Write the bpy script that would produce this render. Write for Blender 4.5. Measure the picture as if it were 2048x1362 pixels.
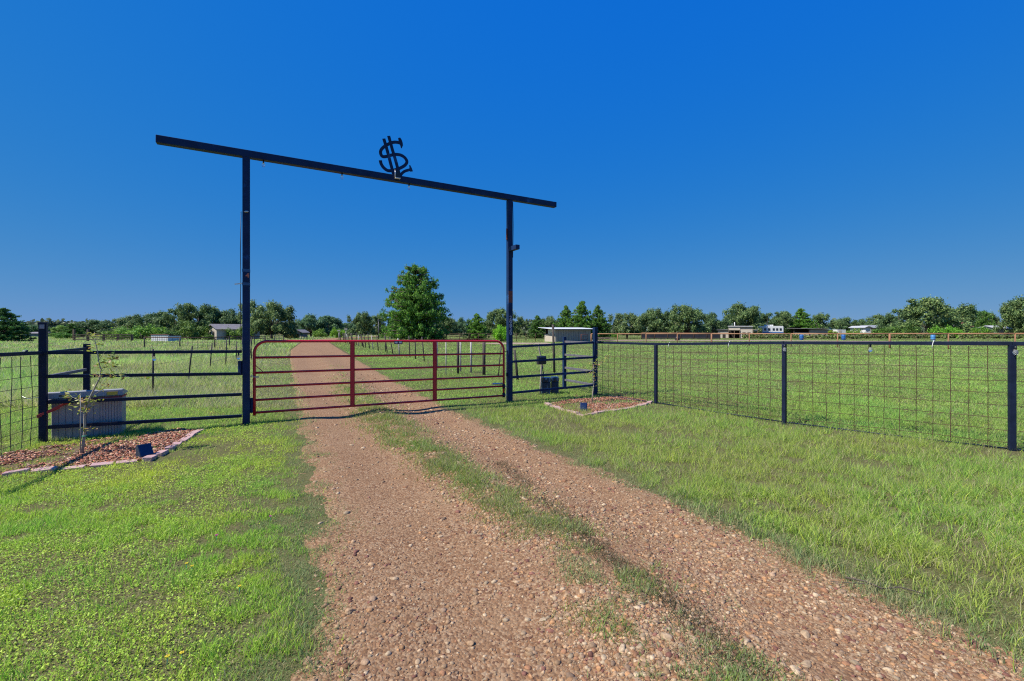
import bpy, math, random
import numpy as np
from mathutils import Vector, Matrix

for o in list(bpy.data.objects):
    bpy.data.objects.remove(o, do_unlink=True)
scene = bpy.context.scene
COL = scene.collection
random.seed(7)
RNG = np.random.default_rng(11)

# ------------------------------------------------------------------ camera
F, EYE, HOR = 910.2, 1.65, 660.0          # focal length (px of the 2048 frame), eye height (m), horizon row
cam = bpy.data.cameras.new('camera')
cam.sensor_width = 36.0
cam.lens = 16.0
cam.shift_y = -21.0 / 2048.0
cam.clip_start = 0.05
cam.clip_end = 3000.0
cam_o = bpy.data.objects.new('camera', cam)
COL.objects.link(cam_o)
cam_o.location = (0, 0, EYE)
cam_o.rotation_euler = (math.radians(90), 0, 0)
scene.camera = cam_o

# ------------------------------------------------------------------ sky and sun
SUN_TO = Vector((-0.74, -0.285, 1.0)).normalized()      # direction towards the sun
world = bpy.data.worlds.new('World')
scene.world = world
world.use_nodes = True
wn = world.node_tree.nodes
wl = world.node_tree.links
wn.clear()
sky = wn.new('ShaderNodeTexSky')
sky.sky_type = 'NISHITA'
sky.sun_disc = False
sky.sun_elevation = math.asin(SUN_TO.z)
sky.sun_rotation = math.atan2(SUN_TO.x, SUN_TO.y)
sky.altitude = 1500.0
sky.air_density = 1.0
sky.dust_density = 0.0
sky.ozone_density = 6.0
# the photograph's colour rendering of the sky: the same response curve for the whole dome, channel by channel
sepn = wn.new('ShaderNodeSeparateColor')
comb = wn.new('ShaderNodeCombineColor')
wl.new(sky.outputs[0], sepn.inputs[0])
for i_, (gain, power) in enumerate(((0.150, 2.25), (1.31, 0.41), (6.65, -0.095))):
    pw = wn.new('ShaderNodeMath'); pw.operation = 'POWER'
    pw.inputs[1].default_value = power
    ml = wn.new('ShaderNodeMath'); ml.operation = 'MULTIPLY'
    ml.inputs[1].default_value = gain
    wl.new(sepn.outputs[i_], pw.inputs[0])
    wl.new(pw.outputs[0], ml.inputs[0])
    if i_ == 0:
        q1 = wn.new('ShaderNodeMath'); q1.operation = 'DIVIDE'; q1.inputs[1].default_value = 2.5
        q2 = wn.new('ShaderNodeMath'); q2.operation = 'POWER'; q2.inputs[1].default_value = 1.8
        q3 = wn.new('ShaderNodeMath'); q3.operation = 'ADD'; q3.inputs[1].default_value = 1.0
        q4 = wn.new('ShaderNodeMath'); q4.operation = 'DIVIDE'
        wl.new(sepn.outputs[0], q1.inputs[0]); wl.new(q1.outputs[0], q2.inputs[0]); wl.new(q2.outputs[0], q3.inputs[0])
        wl.new(ml.outputs[0], q4.inputs[0]); wl.new(q3.outputs[0], q4.inputs[1])
        ml = q4
    wl.new(ml.outputs[0], comb.inputs[i_])
bgn = wn.new('ShaderNodeBackground')
bgn.inputs['Strength'].default_value = 0.083
won = wn.new('ShaderNodeOutputWorld')
wl.new(comb.outputs[0], bgn.inputs['Color'])
wl.new(bgn.outputs[0], won.inputs['Surface'])

sun = bpy.data.lights.new('sun', 'SUN')
sun.energy = 5.0
sun.angle = math.radians(0.53)
sun.color = (1.0, 0.95, 0.87)
sun_o = bpy.data.objects.new('sun', sun)
COL.objects.link(sun_o)
sun_o.rotation_euler = (-SUN_TO).to_track_quat('-Z', 'Y').to_euler()
sun_o.location = SUN_TO * 60

scene.view_settings.view_transform = 'Standard'
scene.view_settings.look = 'None'
scene.view_settings.exposure = 0.36
scene.view_settings.gamma = 1.0
scene.view_settings.use_curve_mapping = False
scene.render.engine = 'CYCLES'
scene.cycles.use_denoising = False
scene.cycles.filter_width = 1.15
scene.cycles.max_bounces = 6
scene.cycles.diffuse_bounces = 3
scene.cycles.transmission_bounces = 4
scene.cycles.transparent_max_bounces = 4


# ------------------------------------------------------------------ helpers
def gp(u, v):
    d = F * EYE / (v - HOR)
    return ((u - 1024) / F * d, d)


def zp(v, d):
    return EYE - (v - HOR) / F * d


def xp(u, d):
    return (u - 1024) / F * d


def link(o, parent=None):
    COL.objects.link(o)
    if parent is not None:
        o.parent = parent
    return o


def tag(o, label=None, cat=None, group=None, kind=None):
    if label:
        o['label'] = label
    if cat:
        o['category'] = cat
    if group:
        o['group'] = group
    if kind:
        o['kind'] = kind
    return o


def empty(name, label, cat, loc=(0, 0, 0), rz=0.0, group=None):
    o = bpy.data.objects.new(name, None)
    o.empty_display_size = 0.2
    COL.objects.link(o)
    o.location = loc
    o.rotation_euler = (0, 0, rz)
    return tag(o, label, cat, group)


def hash2(ix, iy, seed):
    h = (ix.astype(np.int64) * 374761393 + iy.astype(np.int64) * 668265263 + seed * 1442695041) & 0x7fffffff
    h = ((h ^ (h >> 13)) * 1274126177) & 0x7fffffff
    return ((h ^ (h >> 16)) & 0xffff) / 65535.0


def noise(x, y, scale, seed=0):
    x = np.asarray(x, float) / scale
    y = np.asarray(y, float) / scale
    ix, iy = np.floor(x), np.floor(y)
    fx, fy = x - ix, y - iy
    fx, fy = fx * fx * (3 - 2 * fx), fy * fy * (3 - 2 * fy)
    a = hash2(ix, iy, seed); b = hash2(ix + 1, iy, seed)
    c = hash2(ix, iy + 1, seed); d = hash2(ix + 1, iy + 1, seed)
    return (a * (1 - fx) + b * fx) * (1 - fy) + (c * (1 - fx) + d * fx) * fy


def fbm(x, y, scale, seed=0):
    return (noise(x, y, scale, seed) * .55 + noise(x, y, scale * .47, seed + 5) * .3 + noise(x, y, scale * .21, seed + 9) * .15)


def raw_mesh(name, verts, faces_idx, n_per, cols=None, smooth=False):
    """verts (N,3); faces_idx flat int array, n_per verts for each face (int)"""
    me = bpy.data.meshes.new(name)
    verts = np.asarray(verts, np.float32)
    fi = np.asarray(faces_idx, np.int32).ravel()
    nf = len(fi) // n_per
    me.vertices.add(len(verts))
    me.vertices.foreach_set('co', verts.ravel())
    me.loops.add(len(fi))
    me.loops.foreach_set('vertex_index', fi)
    me.polygons.add(nf)
    me.polygons.foreach_set('loop_start', np.arange(nf, dtype=np.int32) * n_per)
    if smooth:
        me.polygons.foreach_set('use_smooth', np.ones(nf, bool))
    me.update(calc_edges=True)
    if cols is not None:
        at = me.attributes.new('col', 'FLOAT_COLOR', 'POINT')
        c4 = np.ones((len(verts), 4), np.float32)
        c4[:, :3] = cols
        at.data.foreach_set('color', c4.ravel())
    return me


class MB:
    """collects simple shapes for ONE mesh object"""

    def __init__(self):
        self.v = []
        self.f = []
        self.s = []

    def box(self, c, size, rz=0.0, rot=None):
        hx, hy, hz = size[0] / 2, size[1] / 2, size[2] / 2
        m = rot if rot is not None else Matrix.Rotation(rz, 3, 'Z')
        b = len(self.v)
        for sx, sy, sz in ((-1, -1, -1), (1, -1, -1), (1, 1, -1), (-1, 1, -1), (-1, -1, 1), (1, -1, 1), (1, 1, 1), (-1, 1, 1)):
            p = m @ Vector((sx * hx, sy * hy, sz * hz)) + Vector(c)
            self.v.append(tuple(p))
        for q in ((0, 3, 2, 1), (4, 5, 6, 7), (0, 1, 5, 4), (1, 2, 6, 5), (2, 3, 7, 6), (3, 0, 4, 7)):
            self.f.append(tuple(b + i for i in q)); self.s.append(False)
        return self

    def bar(self, a, b, w, h, up=(0, 0, 1)):
        a, b = Vector(a), Vector(b)
        d = (b - a)
        L = d.length
        x = d.normalized()
        y = Vector(up).cross(x)
        if y.length < 1e-4:
            y = Vector((0, 1, 0)).cross(x)
        y.normalize()
        z = x.cross(y)
        m = Matrix((x, y, z)).transposed()
        return self.box((a + b) / 2, (L, w, h), rot=m)

    def tube(self, pts, r, n=10, cap=True, r_end=None):
        pts = [Vector(p) for p in pts]
        k = len(pts)
        b = len(self.v)
        prev = None
        for i, p in enumerate(pts):
            t = (pts[min(i + 1, k - 1)] - pts[max(i - 1, 0)])
            t.normalize()
            if prev is None:
                a = Vector((0, 0, 1)) if abs(t.z) < .9 else Vector((1, 0, 0))
                x = a.cross(t).normalized()
            else:
                x = prev - t * prev.dot(t)
                x.normalize()
            prev = x
            y = t.cross(x)
            if isinstance(r, (list, tuple)):
                rr = r[i]
            else:
                rr = r if r_end is None else r + (r_end - r) * i / max(1, k - 1)
            for j in range(n):
                an = 2 * math.pi * j / n
                self.v.append(tuple(p + x * (math.cos(an) * rr) + y * (math.sin(an) * rr)))
        for i in range(k - 1):
            for j in range(n):
                j2 = (j + 1) % n
                self.f.append((b + i * n + j, b + i * n + j2, b + (i + 1) * n + j2, b + (i + 1) * n + j)); self.s.append(True)
        if cap:
            self.f.append(tuple(b + j for j in range(n))[::-1]); self.s.append(False)
            self.f.append(tuple(b + (k - 1) * n + j for j in range(n))); self.s.append(False)
        return self

    def poly(self, pts):
        b = len(self.v)
        self.v += [tuple(p) for p in pts]
        self.f.append(tuple(range(b, b + len(pts)))); self.s.append(False)
        return self

    def prism(self, pts, off):
        """polygon extruded by the vector off"""
        b = len(self.v); n = len(pts)
        off = Vector(off)
        self.v += [tuple(Vector(p)) for p in pts]
        self.v += [tuple(Vector(p) + off) for p in pts]
        self.f.append(tuple(range(b, b + n))[::-1]); self.s.append(False)
        self.f.append(tuple(range(b + n, b + 2 * n))); self.s.append(False)
        for i in range(n):
            j = (i + 1) % n
            self.f.append((b + i, b + j, b + n + j, b + n + i)); self.s.append(False)
        return self

    def sphere(self, c, r, n=10, m=6, sc=(1, 1, 1)):
        b = len(self.v)
        c = Vector(c)
        for i in range(m + 1):
            th = math.pi * i / m
            for j in range(n):
                ph = 2 * math.pi * j / n
                self.v.append((c.x + r * sc[0] * math.sin(th) * math.cos(ph), c.y + r * sc[1] * math.sin(th) * math.sin(ph), c.z + r * sc[2] * math.cos(th)))
        for i in range(m):
            for j in range(n):
                j2 = (j + 1) % n
                self.f.append((b + i * n + j, b + (i + 1) * n + j, b + (i + 1) * n + j2, b + i * n + j2)); self.s.append(True)
        return self

    def mesh(self, name):
        me = bpy.data.meshes.new(name)
        me.from_pydata(self.v, [], self.f)
        me.polygons.foreach_set('use_smooth', self.s)
        me.update()
        return me

    def build(self, name, mat, parent=None, bevel=0.0):
        o = bpy.data.objects.new(name, self.mesh(name))
        o.data.materials.append(mat)
        if bevel:
            md = o.modifiers.new('bevel', 'BEVEL')
            md.width = bevel
            md.segments = 2
            md.limit_method = 'ANGLE'
        return link(o, parent)


# ------------------------------------------------------------------ materials
def new_mat(name):
    m = bpy.data.materials.new(name)
    m.use_nodes = True
    nt = m.node_tree
    nt.nodes.clear()
    out = nt.nodes.new('ShaderNodeOutputMaterial')
    return m, nt, out


def N(nt, t, **kw):
    n = nt.nodes.new(t)
    for k, v in kw.items():
        setattr(n, k, v)
    return n


def pmat(name, c1, c2=None, scale=6.0, rough=0.5, metal=0.0, bump=0.0, bscale=60.0, spec=0.5, c3=None, c3_at=0.62, c3_scale=2.0, detail=6, stretch=None):
    """painted / weathered surface: noise between two colours, optional third in blotches, optional fine bump"""
    m, nt, out = new_mat(name)
    p = N(nt, 'ShaderNodeBsdfPrincipled')
    p.inputs['Roughness'].default_value = rough
    p.inputs['Metallic'].default_value = metal
    p.inputs['Specular IOR Level'].default_value = spec
    tc = N(nt, 'ShaderNodeTexCoord')
    src = tc.outputs['Object']
    if stretch:
        mp = N(nt, 'ShaderNodeMapping')
        mp.inputs['Scale'].default_value = stretch
        nt.links.new(src, mp.inputs['Vector'])
        src = mp.outputs[0]
    nz = N(nt, 'ShaderNodeTexNoise')
    nz.inputs['Scale'].default_value = scale
    nz.inputs['Detail'].default_value = detail
    nz.inputs['Roughness'].default_value = .65
    nt.links.new(src, nz.inputs['Vector'])
    rp = N(nt, 'ShaderNodeValToRGB')
    rp.color_ramp.elements[0].position = .32
    rp.color_ramp.elements[1].position = .7
    rp.color_ramp.elements[0].color = (*c1, 1)
    rp.color_ramp.elements[1].color = (*(c2 or c1), 1)
    nt.links.new(nz.outputs['Fac'], rp.inputs[0])
    colour = rp.outputs[0]
    if c3:
        n3 = N(nt, 'ShaderNodeTexNoise')
        n3.inputs['Scale'].default_value = c3_scale
        n3.inputs['Detail'].default_value = 8
        n3.inputs['Roughness'].default_value = .7
        nt.links.new(src, n3.inputs['Vector'])
        r3 = N(nt, 'ShaderNodeValToRGB')
        r3.color_ramp.elements[0].position = c3_at
        r3.color_ramp.elements[1].position = c3_at + .06
        nt.links.new(n3.outputs['Fac'], r3.inputs[0])
        mx = N(nt, 'ShaderNodeMix', data_type='RGBA')
        nt.links.new(r3.outputs[0], mx.inputs['Factor'])
        nt.links.new(colour, mx.inputs['A'])
        mx.inputs['B'].default_value = (*c3, 1)
        colour = mx.outputs['Result']
    nt.links.new(colour, p.inputs['Base Color'])
    if bump:
        nb = N(nt, 'ShaderNodeTexNoise')
        nb.inputs['Scale'].default_value = bscale
        nb.inputs['Detail'].default_value = 4
        nt.links.new(src, nb.inputs['Vector'])
        bp = N(nt, 'ShaderNodeBump')
        bp.inputs['Strength'].default_value = bump
        bp.inputs['Distance'].default_value = .01
        nt.links.new(nb.outputs['Fac'], bp.inputs['Height'])
        nt.links.new(bp.outputs[0], p.inputs['Normal'])
    nt.links.new(p.outputs[0], out.inputs['Surface'])
    return m


def leaf_mat(name, transl=.35, rough=.55, spec=.35, use_obj=False, var=.5, hue_noise=None):
    """colour comes from the mesh attribute 'col' (each blade or leaf has its own), times the object's tint for trees"""
    m, nt, out = new_mat(name)
    at = N(nt, 'ShaderNodeAttribute', attribute_name='col')
    colour = at.outputs['Color']
    if use_obj:
        oi = N(nt, 'ShaderNodeObjectInfo')
        mx = N(nt, 'ShaderNodeMix', data_type='RGBA', blend_type='MULTIPLY')
        mx.inputs['Factor'].default_value = 1
        nt.links.new(colour, mx.inputs['A'])
        nt.links.new(oi.outputs['Color'], mx.inputs['B'])
        colour = mx.outputs['Result']
    p = N(nt, 'ShaderNodeBsdfPrincipled')
    p.inputs['Roughness'].default_value = rough
    p.inputs['Specular IOR Level'].default_value = spec
    t = N(nt, 'ShaderNodeBsdfTranslucent')
    ms = N(nt, 'ShaderNodeMixShader')
    ms.inputs[0].default_value = transl
    nt.links.new(colour, p.inputs['Base Color'])
    nt.links.new(colour, t.inputs['Color'])
    nt.links.new(p.outputs[0], ms.inputs[1])
    nt.links.new(t.outputs[0], ms.inputs[2])
    nt.links.new(ms.outputs[0], out.inputs['Surface'])
    return m


def col_mat(name, rough=.8, bump=.5, bscale=90.0, spec=.3):
    """per-piece colour from 'col' with fine mottling (stones, chips)"""
    m, nt, out = new_mat(name)
    at = N(nt, 'ShaderNodeAttribute', attribute_name='col')
    gm = N(nt, 'ShaderNodeNewGeometry')
    nz = N(nt, 'ShaderNodeTexNoise')
    nz.inputs['Scale'].default_value = bscale
    nz.inputs['Detail'].default_value = 5
    nt.links.new(gm.outputs['Position'], nz.inputs['Vector'])
    mr = N(nt, 'ShaderNodeMapRange')
    mr.inputs['From Min'].default_value = .3
    mr.inputs['From Max'].default_value = .7
    mr.inputs['To Min'].default_value = .7
    mr.inputs['To Max'].default_value = 1.25
    nt.links.new(nz.outputs['Fac'], mr.inputs['Value'])
    mx = N(nt, 'ShaderNodeMix', data_type='RGBA', blend_type='MULTIPLY')
    mx.inputs['Factor'].default_value = 1
    nt.links.new(at.outputs['Color'], mx.inputs['A'])
    nt.links.new(mr.outputs[0], mx.inputs['B'])
    p = N(nt, 'ShaderNodeBsdfPrincipled')
    p.inputs['Roughness'].default_value = rough
    p.inputs['Specular IOR Level'].default_value = spec
    nt.links.new(mx.outputs['Result'], p.inputs['Base Color'])
    bp = N(nt, 'ShaderNodeBump')
    bp.inputs['Strength'].default_value = bump
    bp.inputs['Distance'].default_value = .004
    nt.links.new(nz.outputs['Fac'], bp.inputs['Height'])
    nt.links.new(bp.outputs[0], p.inputs['Normal'])
    nt.links.new(p.outputs[0], out.inputs['Surface'])
    return m


def glass_mat(name):
    m, nt, out = new_mat(name)
    p = N(nt, 'ShaderNodeBsdfPrincipled')
    p.inputs['Base Color'].default_value = (.95, .97, .97, 1)
    p.inputs['Roughness'].default_value = .03
    p.inputs['Transmission Weight'].default_value = .85
    p.inputs['IOR'].default_value = 1.3
    nt.links.new(p.outputs[0], out.inputs['Surface'])
    return m


def ground_mat():
    m, nt, out = new_mat('pasture_soil')
    gm = N(nt, 'ShaderNodeNewGeometry')

    def nz(scale, det=6, rough=.6):
        n = N(nt, 'ShaderNodeTexNoise')
        n.inputs['Scale'].default_value = scale
        n.inputs['Detail'].default_value = det
        n.inputs['Roughness'].default_value = rough
        nt.links.new(gm.outputs['Position'], n.inputs['Vector'])
        return n
    a = nz(.12, 5)
    b = nz(2.2, 8, .7)
    c = nz(9.0, 6, .7)
    r1 = N(nt, 'ShaderNodeValToRGB')
    e = r1.color_ramp.elements
    e[0].position = .3; e[0].color = (.085, .085, .03, 1)
    e[1].position = .75; e[1].color = (.15, .13, .07, 1)
    x = e.new(.5); x.color = (.10, .11, .035, 1)
    nt.links.new(b.outputs['Fac'], r1.inputs[0])
    r2 = N(nt, 'ShaderNodeValToRGB')
    r2.color_ramp.elements[0].position = .54; r2.color_ramp.elements[1].position = .72
    nt.links.new(c.outputs['Fac'], r2.inputs[0])
    mx = N(nt, 'ShaderNodeMix', data_type='RGBA')
    nt.links.new(r2.outputs[0], mx.inputs['Factor'])
    nt.links.new(r1.outputs[0], mx.inputs['A'])
    mx.inputs['B'].default_value = (.17, .13, .08, 1)
    r3 = N(nt, 'ShaderNodeValToRGB')
    r3.color_ramp.elements[0].position = .4; r3.color_ramp.elements[1].position = .68
    r3.color_ramp.elements[0].color = (.85, .95, .8, 1)
    r3.color_ramp.elements[1].color = (1.25, 1.1, 1.1, 1)
    nt.links.new(a.outputs['Fac'], r3.inputs[0])
    mm = N(nt, 'ShaderNodeMix', data_type='RGBA', blend_type='MULTIPLY')
    mm.inputs['Factor'].default_value = 1
    nt.links.new(mx.outputs['Result'], mm.inputs['A'])
    nt.links.new(r3.outputs[0], mm.inputs['B'])
    fn = nz(55, 9, .75)
    rf2 = N(nt, 'ShaderNodeValToRGB')
    e2 = rf2.color_ramp.elements
    e2[0].position = .34; e2[0].color = (.035, .028, .014, 1)
    e2[1].position = .68; e2[1].color = (.30, .25, .14, 1)
    x2 = e2.new(.5); x2.color = (.115, .10, .042, 1)
    nt.links.new(fn.outputs['Fac'], rf2.inputs[0])
    mt = N(nt, 'ShaderNodeMix', data_type='RGBA')
    mt.inputs['Factor'].default_value = .6
    nt.links.new(mm.outputs['Result'], mt.inputs['A'])
    nt.links.new(rf2.outputs[0], mt.inputs['B'])
    p = N(nt, 'ShaderNodeBsdfPrincipled')
    p.inputs['Roughness'].default_value = .95
    p.inputs['Specular IOR Level'].default_value = .1
    nt.links.new(mt.outputs['Result'], p.inputs['Base Color'])
    bp = N(nt, 'ShaderNodeBump')
    bp.inputs['Strength'].default_value = .6
    bp.inputs['Distance'].default_value = .04
    nt.links.new(c.outputs['Fac'], bp.inputs['Height'])
    nt.links.new(bp.outputs[0], p.inputs['Normal'])
    nt.links.new(p.outputs[0], out.inputs['Surface'])
    return m


def road_mat(name, dusty=(.30, .185, .10), warm=(.235, .13, .066), grit=(.40, .28, .17)):
    m, nt, out = new_mat(name)
    gm = N(nt, 'ShaderNodeNewGeometry')

    def nz(scale, det=6, rough=.6):
        n = N(nt, 'ShaderNodeTexNoise')
        n.inputs['Scale'].default_value = scale
        n.inputs['Detail'].default_value = det
        n.inputs['Roughness'].default_value = rough
        nt.links.new(gm.outputs['Position'], n.inputs['Vector'])
        return n
    big = nz(.9, 6)
    r1 = N(nt, 'ShaderNodeValToRGB')
    r1.color_ramp.elements[0].position = .35; r1.color_ramp.elements[0].color = (*warm, 1)
    r1.color_ramp.elements[1].position = .65; r1.color_ramp.elements[1].color = (*dusty, 1)
    nt.links.new(big.outputs['Fac'], r1.inputs[0])
    # fine gravel as cells: colour and relief
    vo = N(nt, 'ShaderNodeTexVoronoi')
    vo.inputs['Scale'].default_value = 62
    wob = nz(25, 3)
    addv = N(nt, 'ShaderNodeMix', data_type='RGBA', blend_type='ADD')
    addv.inputs['Factor'].default_value = .02
    nt.links.new(gm.outputs['Position'], addv.inputs['A'])
    nt.links.new(wob.outputs['Color'], addv.inputs['B'])
    nt.links.new(addv.outputs['Result'], vo.inputs['Vector'])
    sep = N(nt, 'ShaderNodeSeparateColor')
    nt.links.new(vo.outputs['Color'], sep.inputs[0])
    r2 = N(nt, 'ShaderNodeValToRGB')
    e = r2.color_ramp.elements
    e[0].position = 0; e[0].color = (.11, .055, .035, 1)
    e[1].position = 1; e[1].color = (*grit, 1)
    x = e.new(.35); x.color = (.26, .135, .065, 1)
    x = e.new(.7); x.color = (.33, .205, .115, 1)
    nt.links.new(sep.outputs[0], r2.inputs[0])
    gr = nz(3.2, 5)
    r3 = N(nt, 'ShaderNodeValToRGB')
    r3.color_ramp.elements[0].position = .38; r3.color_ramp.elements[1].position = .62
    r3.color_ramp.elements[0].color = (.38, .38, .38, 1); r3.color_ramp.elements[1].color = (.85, .85, .85, 1)
    nt.links.new(gr.outputs['Fac'], r3.inputs[0])
    mx = N(nt, 'ShaderNodeMix', data_type='RGBA')
    nt.links.new(r3.outputs[0], mx.inputs['Factor'])
    nt.links.new(r1.outputs[0], mx.inputs['A'])
    nt.links.new(r2.outputs[0], mx.inputs['B'])
    p = N(nt, 'ShaderNodeBsdfPrincipled')
    p.inputs['Roughness'].default_value = .95
    p.inputs['Specular IOR Level'].default_value = .15
    mot = nz(38, 9, .8)
    rm = N(nt, 'ShaderNodeMapRange')
    rm.inputs['From Min'].default_value = .3; rm.inputs['From Max'].default_value = .7
    rm.inputs['To Min'].default_value = .62; rm.inputs['To Max'].default_value = 1.3
    nt.links.new(mot.outputs['Fac'], rm.inputs['Value'])
    mq = N(nt, 'ShaderNodeMix', data_type='RGBA', blend_type='MULTIPLY')
    mq.inputs['Factor'].default_value = 1
    nt.links.new(mx.outputs['Result'], mq.inputs['A'])
    nt.links.new(rm.outputs[0], mq.inputs['B'])
    nt.links.new(mq.outputs['Result'], p.inputs['Base Color'])
    inv = N(nt, 'ShaderNodeMath', operation='SUBTRACT')
    inv.inputs[0].default_value = 1
    nt.links.new(vo.outputs['Distance'], inv.inputs[1])
    b1 = N(nt, 'ShaderNodeBump')
    b1.inputs['Strength'].default_value = .8
    b1.inputs['Distance'].default_value = .008
    nt.links.new(inv.outputs[0], b1.inputs['Height'])
    fine = nz(220, 3)
    b2 = N(nt, 'ShaderNodeBump')
    b2.inputs['Strength'].default_value = .4
    b2.inputs['Distance'].default_value = .003
    nt.links.new(fine.outputs['Fac'], b2.inputs['Height'])
    nt.links.new(b1.outputs[0], b2.inputs['Normal'])
    nt.links.new(b2.outputs[0], p.inputs['Normal'])
    nt.links.new(p.outputs[0], out.inputs['Surface'])
    return m


M = {}
M['navy'] = pmat('navy_black_paint', (.007, .018, .055), (.012, .034, .10), 5, .5, bump=.15, bscale=180, c3=(.016, .075, .20), c3_at=.58, c3_scale=1.3, spec=.22)
M['black'] = pmat('black_paint', (.006, .010, .026), (.013, .020, .05), 9, .5, spec=.22, bump=.2, bscale=200, c3=(.06, .035, .025), c3_at=.70, c3_scale=14)
M['grey_steel'] = pmat('grey_rail', (.09, .085, .10), (.17, .16, .17), 12, .6, bump=.2)  # plain grey, lighter than the black and navy posts
M['red'] = pmat('red_gate_paint', (.46, .008, .022), (.58, .016, .035), 7, .35, bump=.1, bscale=150, c3=(.10, .02, .018), c3_at=.68, c3_scale=9)
M['rust'] = pmat('rusty_wire', (.05, .025, .014), (.10, .05, .025), 3, .8)
M['orange_pipe'] = pmat('rusty_orange_pipe', (.26, .12, .06), (.40, .21, .10), .5, .75)
M['rust_patch'] = pmat('primer_red_patch', (.16, .045, .03), (.24, .07, .045), 18, .8, bump=.3)
M['tpost'] = pmat('weathered_post', (.035, .03, .03), (.08, .065, .05), 14, .8)
M['white_post'] = pmat('pale_post', (.30, .28, .25), (.42, .40, .36), 8, .7)
M['wire'] = pmat('dull_wire', (.05, .045, .04), (.09, .08, .07), 9, .6, metal=.3)
M['brick'] = pmat('pink_paver', (.42, .25, .23), (.55, .36, .33), 14, .85, bump=.4, bscale=60, c3=(.30, .17, .14), c3_at=.63, c3_scale=9)
M['chip'] = col_mat('red_mulch_chip', .8, .4, 60)
M['stone'] = col_mat('river_stone', .75, .6, 70, .25)
M['grass'] = leaf_mat('grass_blade', .48, .5, .3)
M['leaf'] = leaf_mat('tree_leaf', .40, .55, .3, use_obj=True)
M['sapling_leaf'] = leaf_mat('sapling_leaf', .35, .5, .4)
M['bark'] = pmat('bark', (.06, .045, .033), (.13, .105, .08), 9, .9, bump=.6, bscale=25)
M['pale_bark'] = pmat('pale_sapling_bark', (.27, .23, .18), (.40, .36, .30), 22, .8, bump=.3)
M['ground'] = ground_mat()
M['road'] = road_mat('gravel_road_surface')
M['dirt'] = pmat('bare_dirt', (.30, .20, .14), (.40, .29, .21), 1.2, .95, bump=.4, bscale=8)
M['glass'] = glass_mat('bulb_glass')
M['plastic_black'] = pmat('black_plastic', (.012, .013, .017), (.02, .022, .028), 9, .4)
M['plastic_blue'] = pmat('dark_blue_plastic', (.012, .03, .075), (.018, .05, .11), 6, .4)
M['solar'] = pmat('solar_cell', (.005, .012, .05), (.008, .022, .085), 30, .25)
M['solar_body'] = pmat('solar_lamp_body', (.018, .03, .05), (.03, .05, .08), 12, .45)
M['beige'] = pmat('beige_resin', (.30, .265, .27), (.36, .32, .32), 5, .55, bump=.1)
M['beige_lid'] = pmat('grey_resin_lid', (.27, .28, .31), (.34, .35, .37), 5, .5)
M['strap'] = pmat('red_webbing', (.42, .03, .03), (.5, .06, .05), 40, .7)
M['chrome'] = pmat('galvanised', (.45, .46, .47), (.6, .6, .6), 30, .35, metal=.8)
M['white'] = pmat('white_paint', (.66, .66, .64), (.76, .76, .74), 3, .6)
M['white_metal'] = pmat('white_metal_roof', (.66, .67, .68), (.78, .78, .78), 2, .45)
M['cream'] = pmat('cream_metal_siding', (.48, .42, .33), (.58, .51, .41), 1.5, .7)
M['shade_grey'] = pmat('weathered_shade_grey', (.31, .26, .205), (.42, .36, .29), 2.5, .8, stretch=(6, 6, .6))  # darker cream: shade of shed and stable walls put into the colour
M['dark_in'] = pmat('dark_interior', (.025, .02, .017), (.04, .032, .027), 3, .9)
M['roof_grey'] = pmat('grey_shingle', (.17, .155, .16), (.25, .23, .24), 3, .9)
M['roof_pale'] = pmat('dull_pale_roof', (.20, .21, .22), (.30, .31, .32), 2, .8)
M['dull_white'] = pmat('dull_white_metal', (.36, .37, .38), (.48, .48, .48), 2, .7)
M['roof_red'] = pmat('red_brown_roof', (.22, .07, .05), (.30, .10, .07), 3, .8)
M['teal'] = pmat('teal_siding', (.10, .17, .18), (.14, .22, .23), 2, .7)
M['blue_barrel'] = pmat('blue_barrel', (.02, .10, .32), (.03, .15, .42), 4, .4)
M['light_barrel'] = pmat('light_blue_barrel', (.06, .22, .48), (.09, .28, .56), 4, .4)
M['blue_stripe'] = pmat('trailer_blue', (.05, .14, .36), (.07, .18, .42), 4, .4)
M['window'] = pmat('dark_glass', (.02, .03, .045), (.03, .045, .06), 2, .12)
M['shade_cloth'] = pmat('black_shade_cloth', (.022, .022, .03), (.045, .045, .055), 1.2, .85)
M['wood'] = pmat('old_wood_rail', (.11, .075, .05), (.18, .125, .085), 8, .85)
M['number'] = pmat('pale_number_decal', (.42, .44, .50), (.55, .57, .62), 30, .6)
M['orange_mark'] = pmat('orange_number', (.62, .15, .08), (.75, .25, .14), 30, .6)
M['tape_blue'] = pmat('blue_tape', (.02, .075, .17), (.03, .10, .22), 20, .35)
M['yellow'] = pmat('yellow_sticker', (.60, .40, .04), (.70, .46, .06), 30, .5)
M['cable'] = pmat('dark_cable', (.015, .02, .035), (.03, .035, .05), 9, .5)
M['tie'] = pmat('white_zip_tie', (.70, .70, .68), (.78, .78, .76), 9, .5)
M['green_tie'] = pmat('green_tie', (.05, .30, .20), (.07, .36, .25), 9, .5)

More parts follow.
